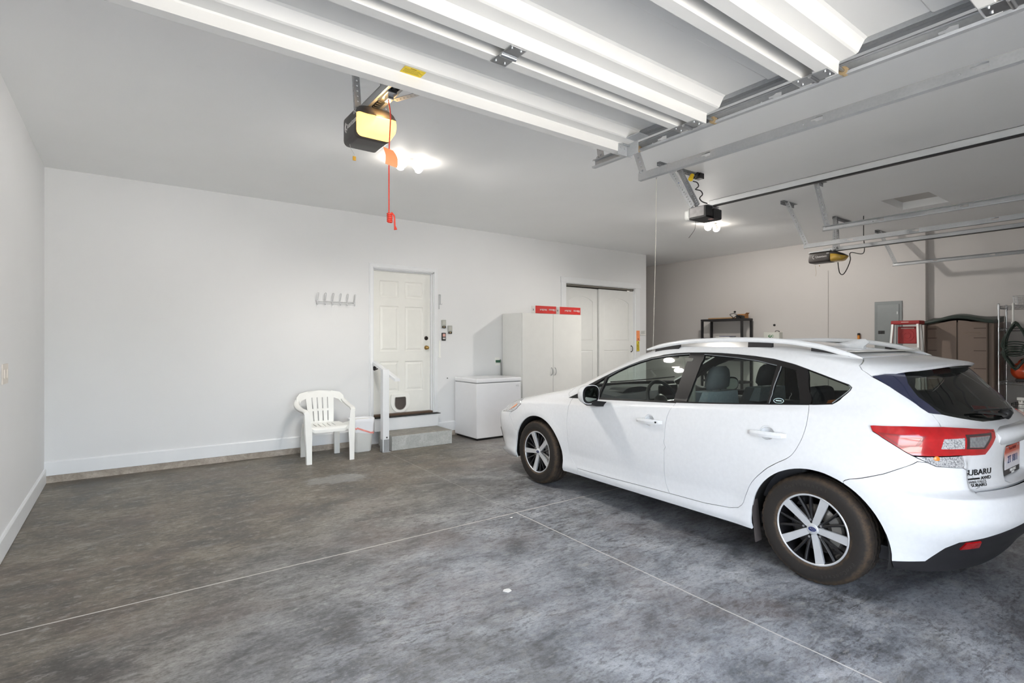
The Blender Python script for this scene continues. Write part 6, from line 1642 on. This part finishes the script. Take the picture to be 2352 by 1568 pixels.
    MB().lathe([(.06, .030), (.135, .030), (.138, .026), (.138, .010), (.135, .006), (.06, .006)], (0, 0, 0), X, 48).build('brake_disc', mat('brake_iron', '#77736f', .35, .8, var=.12), w, local=True)
    cal = MB(); ss = []
    for a in np.linspace(rad(-38), rad(38), 9):
        b = PI + a if yc > 1 else a
        b = a + (0 if yc < 1 else 0)
        ss.append([P3(.098, b, .055), P3(.150, b, .055), P3(.158, b, .035), P3(.155, b, .0), P3(.098, b, .0)])
    cal.sweep(ss, smooth=False); cal.build('brake_caliper', mat('caliper_iron', '#8f8c88', .4, .6, var=.15), w, local=True)
    tx = MB()
    for word, mid in (('Continental', 97), ('ProContact', -52)):
        for i, ch in enumerate(word):
            a = rad(mid - (i-(len(word)-1)/2)*5.2*(1)); 
            er = Vector((0, -math.cos(a), math.sin(a))); et = Vector((0, -math.sin(a), -math.cos(a)))
            M = Matrix((et, er, Vector((-1, 0, 0)))).transposed().to_4x4(); M.translation = Vector((-.1078, 0, 0)) + er*.262
            tx.text(ch, .030, M, depth=.0016, bold=.0006)
    tx.build('sidewall_lettering', mat('raised_rubber', '#35302d', .7, var=.1), w, local=True)
    return w
wheel(.0, -1, 68); wheel(2.67, -1, 112); wheel(.0, 1, 72); wheel(2.67, 1, 100)
# ---- cabin
cab = MB().box(-.74, .74, -.45, 2.35, .225, .30).box(-.62, .62, -.50, .02, .30, .70); cab.build('cabin_floor', M_DASH, car, local=True)
dsh = MB(); ss = []
for x in np.linspace(-.72, .72, 13):
    b = .02*(x/.72)**2
    ss.append([(x, 2.36-.25*(x/.72)**2, .975-b), (x, 2.05-.1*(x/.72)**2, .985-b), (x, 1.78-.05*(x/.72)**2, .965-b), (x, 1.70, .90), (x, 1.74, .75), (x, 1.80, .55), (x, 2.2, .40), (x, 2.36, .6)])
dsh.sweep(ss, smooth=False); db = dsh.build('dashboard', M_DASH, car, local=True)
MB().sweep([[(-.36+.19*t_, 1.80, .965+.045*math.sqrt(max(0, 1-t_*t_))+.0) for t_ in np.linspace(-1, 1, 9)] + [(-.36+.19*t_, 1.80, .955) for t_ in np.linspace(1, -1, 9)], [(-.36+.2*t_, 1.98, .972+.035*math.sqrt(max(0, 1-t_*t_))) for t_ in np.linspace(-1, 1, 9)] + [(-.36+.2*t_, 1.98, .955) for t_ in np.linspace(1, -1, 9)]], smooth=True).build('instrument_hood', M_BLACKP, db, local=True)
MB().box(-.13, .13, 1.72, 1.76, .80, 1.02, .02).build('centre_screen', M_GLOSSBLK, db, local=True)
swh = MB(); c = Vector((-.36, 1.50, .90)); ax = Vector((0, -.92, .40)).normalized(); e1 = Vector((1, 0, 0)); e2 = ax.cross(e1)
swh.tube([c + e1*.185*math.cos(2*PI*i/36) + e2*.185*math.sin(2*PI*i/36) for i in range(36)], .016, n=10, closed=True)
swh.lathe([(0, .03), (.05, .026), (.075, .01), (.07, -.02), (0, -.03)], c - ax*.02, ax, 20)
for a in (0, PI, 1.5*PI): swh.tube([c - ax*.015 + (e1*math.cos(a)+e2*math.sin(a))*.06, c + (e1*math.cos(a)+e2*math.sin(a))*.175], .014, n=8)
swh.tube([c - ax*.03, c - ax*.28], .03, n=10); swh.build('steering_wheel', M_BLACKP, car, local=True)
def seat(x, y, back=1.0):
    b = MB(); ss = []
    for q in np.linspace(0, 1, 9):      # backrest, leaning rearwards going up
        z = .48 + .55*q; w = .245*(1-.18*q**2.2); yy = y + .10 - .16*q; d = .075*(1-.35*q)
        ss.append([(x+a*w, yy+b_*d + .02*abs(a)**3, z) for a, b_ in ((-1, -.5), (-.8, -1), (0, -1), (.8, -1), (1, -.5), (1, .9), (.82, 1.1), (.5, .55), (0, .45), (-.5, .55), (-.82, 1.1), (-1, .9))])
    b.sweep(ss, smooth=True); s_ = b.build('front_seat', M_SEAT, car, local=True)
    cu = MB().box(x-.25, x+.25, y+.02, y+.52, .38, .52, .05, seg=3); cu.build('seat_cushion', M_SEAT, s_, local=True)
    h = MB(); ss = []
    for q in np.linspace(0, 1, 8):
        z = 1.045 + .185*q; w = .135*(1-.35*q**3); yy = y - .065 - .03*q; d = .055*(1-.2*q)*math.sqrt(max(.05, 1-(2*q-1)**6))
        ss.append([(x+a*w, yy+b_*d, z) for a, b_ in ((-1, 0), (-.75, -.85), (0, -1), (.75, -.85), (1, 0), (.75, .85), (0, 1), (-.75, .85))])
    h.sweep(ss, smooth=True); h.build('headrest', M_SEAT, s_, local=True)
    MB().cyl((x-.06, y-.06, 1.0), (x-.06, y-.062, 1.06), .006, n=8).cyl((x+.06, y-.06, 1.0), (x+.06, y-.062, 1.06), .006, n=8).build('headrest_post', M_CHROME, s_, local=True)
    sh_ = MB().sweep([[(x-.215, y-.125, .92), (x+.215, y-.125, .92), (x+.215, y+.02, .92), (x-.215, y+.02, .92)], [(x-.19, y-.13, 1.035), (x+.19, y-.13, 1.035), (x+.19, y-.0, 1.035), (x-.19, y-.0, 1.035)]], smooth=False); sh_.build('seat_cover', M_SEATB, s_, local=True)
seat(-.36, 1.04); seat(.36, 1.04)
rb = MB().box(-.66, .66, .28, .72, .36, .52, .05, seg=3); r_ = rb.build('rear_bench', M_SEAT, car, local=True)
bk_ = MB(); ss = []
for x in np.linspace(-.66, .66, 7): ss.append([(x, .30, .48), (x, .22, .96-.02*(x/.66)**2), (x, .12, .97-.02*(x/.66)**2), (x, .16, .48)])
bk_.sweep(ss, smooth=False); bk_.build('seat_back', M_SEAT, r_, local=True)
for x in (-.40, .40): MB().box(x-.12, x+.12, .12, .21, .985, 1.13, .035, seg=3).build('headrest', M_SEAT, r_, local=True)
rmv = MB().box(-.12, .12, 1.70, 1.725, 1.265, 1.325, .015, seg=3).tube([(0, 1.725, 1.30), (0, 1.78, 1.33), (0, 1.80, 1.345)], .010); rmv.build('rear_view_mirror', M_BLACKP, car, local=True)
MB().box(-.52, .52, -.10, 1.45, ZTOP-.024, ZTOP-.018).build('headliner', M_LINER, car, local=True)
MB().tube(smooth_path([(.55, 2.10, 1.05), (.2, 2.27, 1.02), (-.2, 2.30, 1.015)], 6), .006).build('front_wiper', M_BLACKP, car, local=True)
for s in (-1, 1):
    MB().box(s*.70-.03, s*.70+.03, .10, 2.05, .40, .90, .02).build('door_card', M_DASH, car, local=True)
    MB().box(s*.645-.02, s*.645+.02, .97, 1.05, .50, 1.30, .01).build('seat_belt_pillar', mat('grey_pillar_trim', '#77766f', .7), car, local=True)
# sticker on the fixed rear window, child's toy in the boot window
q = sp(np.array(.618), np.array(1.052)); nn = Vector(sd(np.array([.618]), np.array([1.052]))[2][0]); up = Vector((0, 0, 1)); up = (up-nn*up.dot(nn)).normalized(); rt = up.cross(nn)
M = Matrix((rt, up, nn)).transposed().to_4x4(); M.translation = Vector(q) - nn*.005
stk2 = MB().prism(circ(0, 0, .034, 24, .018), .0008, M, holes=[circ(0, 0, .030, 24, .0145)]).prism(rrect(-.020, .020, -.003, .004, .002, 2), .0008, M); stk2.build('window_sticker', mat('pale_sticker', '#b9d0cf', .5), car, local=True)
MB().lathe([(0, .07), (.05, .06), (.07, .02), (.07, -.07), (0, -.07)], (-.58, -.02, 1.0), (0, 0, 1), 18).build('orange_toy', mat('orange_toy_plastic', '#e0762a', .5), car, local=True)

# ---------------------------------------------------------------- light: sky and sun outside the open door, ceiling lamps inside
w = bpy.data.worlds.new('sky'); SC.world = w; w.use_nodes = True
nt = w.node_tree; bg = nt.nodes['Background']; sky = nt.nodes.new('ShaderNodeTexSky')
sky.sky_type = 'NISHITA'; sky.sun_disc = False; sky.sun_elevation = rad(50); sky.sun_rotation = rad(20); sky.air_density = 1.0; sky.dust_density = 2.0
hs_ = nt.nodes.new('ShaderNodeHueSaturation'); hs_.inputs['Saturation'].default_value = .45
nt.links.new(sky.outputs[0], hs_.inputs['Color']); nt.links.new(hs_.outputs[0], bg.inputs['Color'])
bg.inputs['Strength'].default_value = .82
def light(name, typ, loc, rot, energy, col, **kw):
    d = bpy.data.lights.new(name, typ); d.energy = energy; d.color = col
    for k, v in kw.items(): setattr(d, k, v)
    o = bpy.data.objects.new(name, d); COL.objects.link(o); o.location = loc; o.rotation_euler = rot; return o
light('sun', 'SUN', (0, -6, 8), (rad(-42), 0, rad(8)), 24, (1, .96, .90), angle=rad(.6))
light('doorway_portal', 'AREA', (.98, -.62, 1.18), (rad(-90), 0, 0), 1, (1, 1, 1), shape='RECTANGLE', size=2.96, size_y=2.36).data.cycles.is_portal = True
for (x, y), e in (((2.215, 4.715), 27), ((7.05, 4.60), 46)):
    for s in (-1, 1):
        light('lamp_bulb', 'SPOT', (x+s*.17, y-.05, CZ-.13), (0, rad(-s*22), 0), e, (1, .95, .88), spot_size=rad(172), spot_blend=.5, shadow_soft_size=.06)
light('opener_bulb', 'POINT', (1.11, 2.665, 2.66), (0, 0, 0), .9, (1, .62, .25), shadow_soft_size=.03)
# ---------------------------------------------------------------- camera
cam = bpy.data.cameras.new('camera'); co = bpy.data.objects.new('camera', cam); COL.objects.link(co)
co.location = (0, 0, 1.426); co.rotation_euler = (rad(90), 0, -rad(36.1272)); cam.sensor_width = 36; cam.sensor_fit = 'HORIZONTAL'; cam.lens = 18.5786; cam.clip_start = .02; cam.clip_end = 200
SC.camera = co
SC.view_settings.view_transform = 'Standard'; SC.view_settings.look = 'None'; SC.view_settings.gamma = 1; SC.view_settings.use_curve_mapping = False
SC.view_settings.exposure = 1.40
SC.cycles.use_denoising = True; SC.cycles.max_bounces = 10; SC.cycles.diffuse_bounces = 6; SC.cycles.glossy_bounces = 4; SC.cycles.transparent_max_bounces = 16; SC.cycles.transmission_bounces = 4
SC.cycles.sample_clamp_indirect = 6
# '_w' is only bookkeeping for building parts in place
for o in bpy.data.objects:
    if '_w' in o: del o['_w']
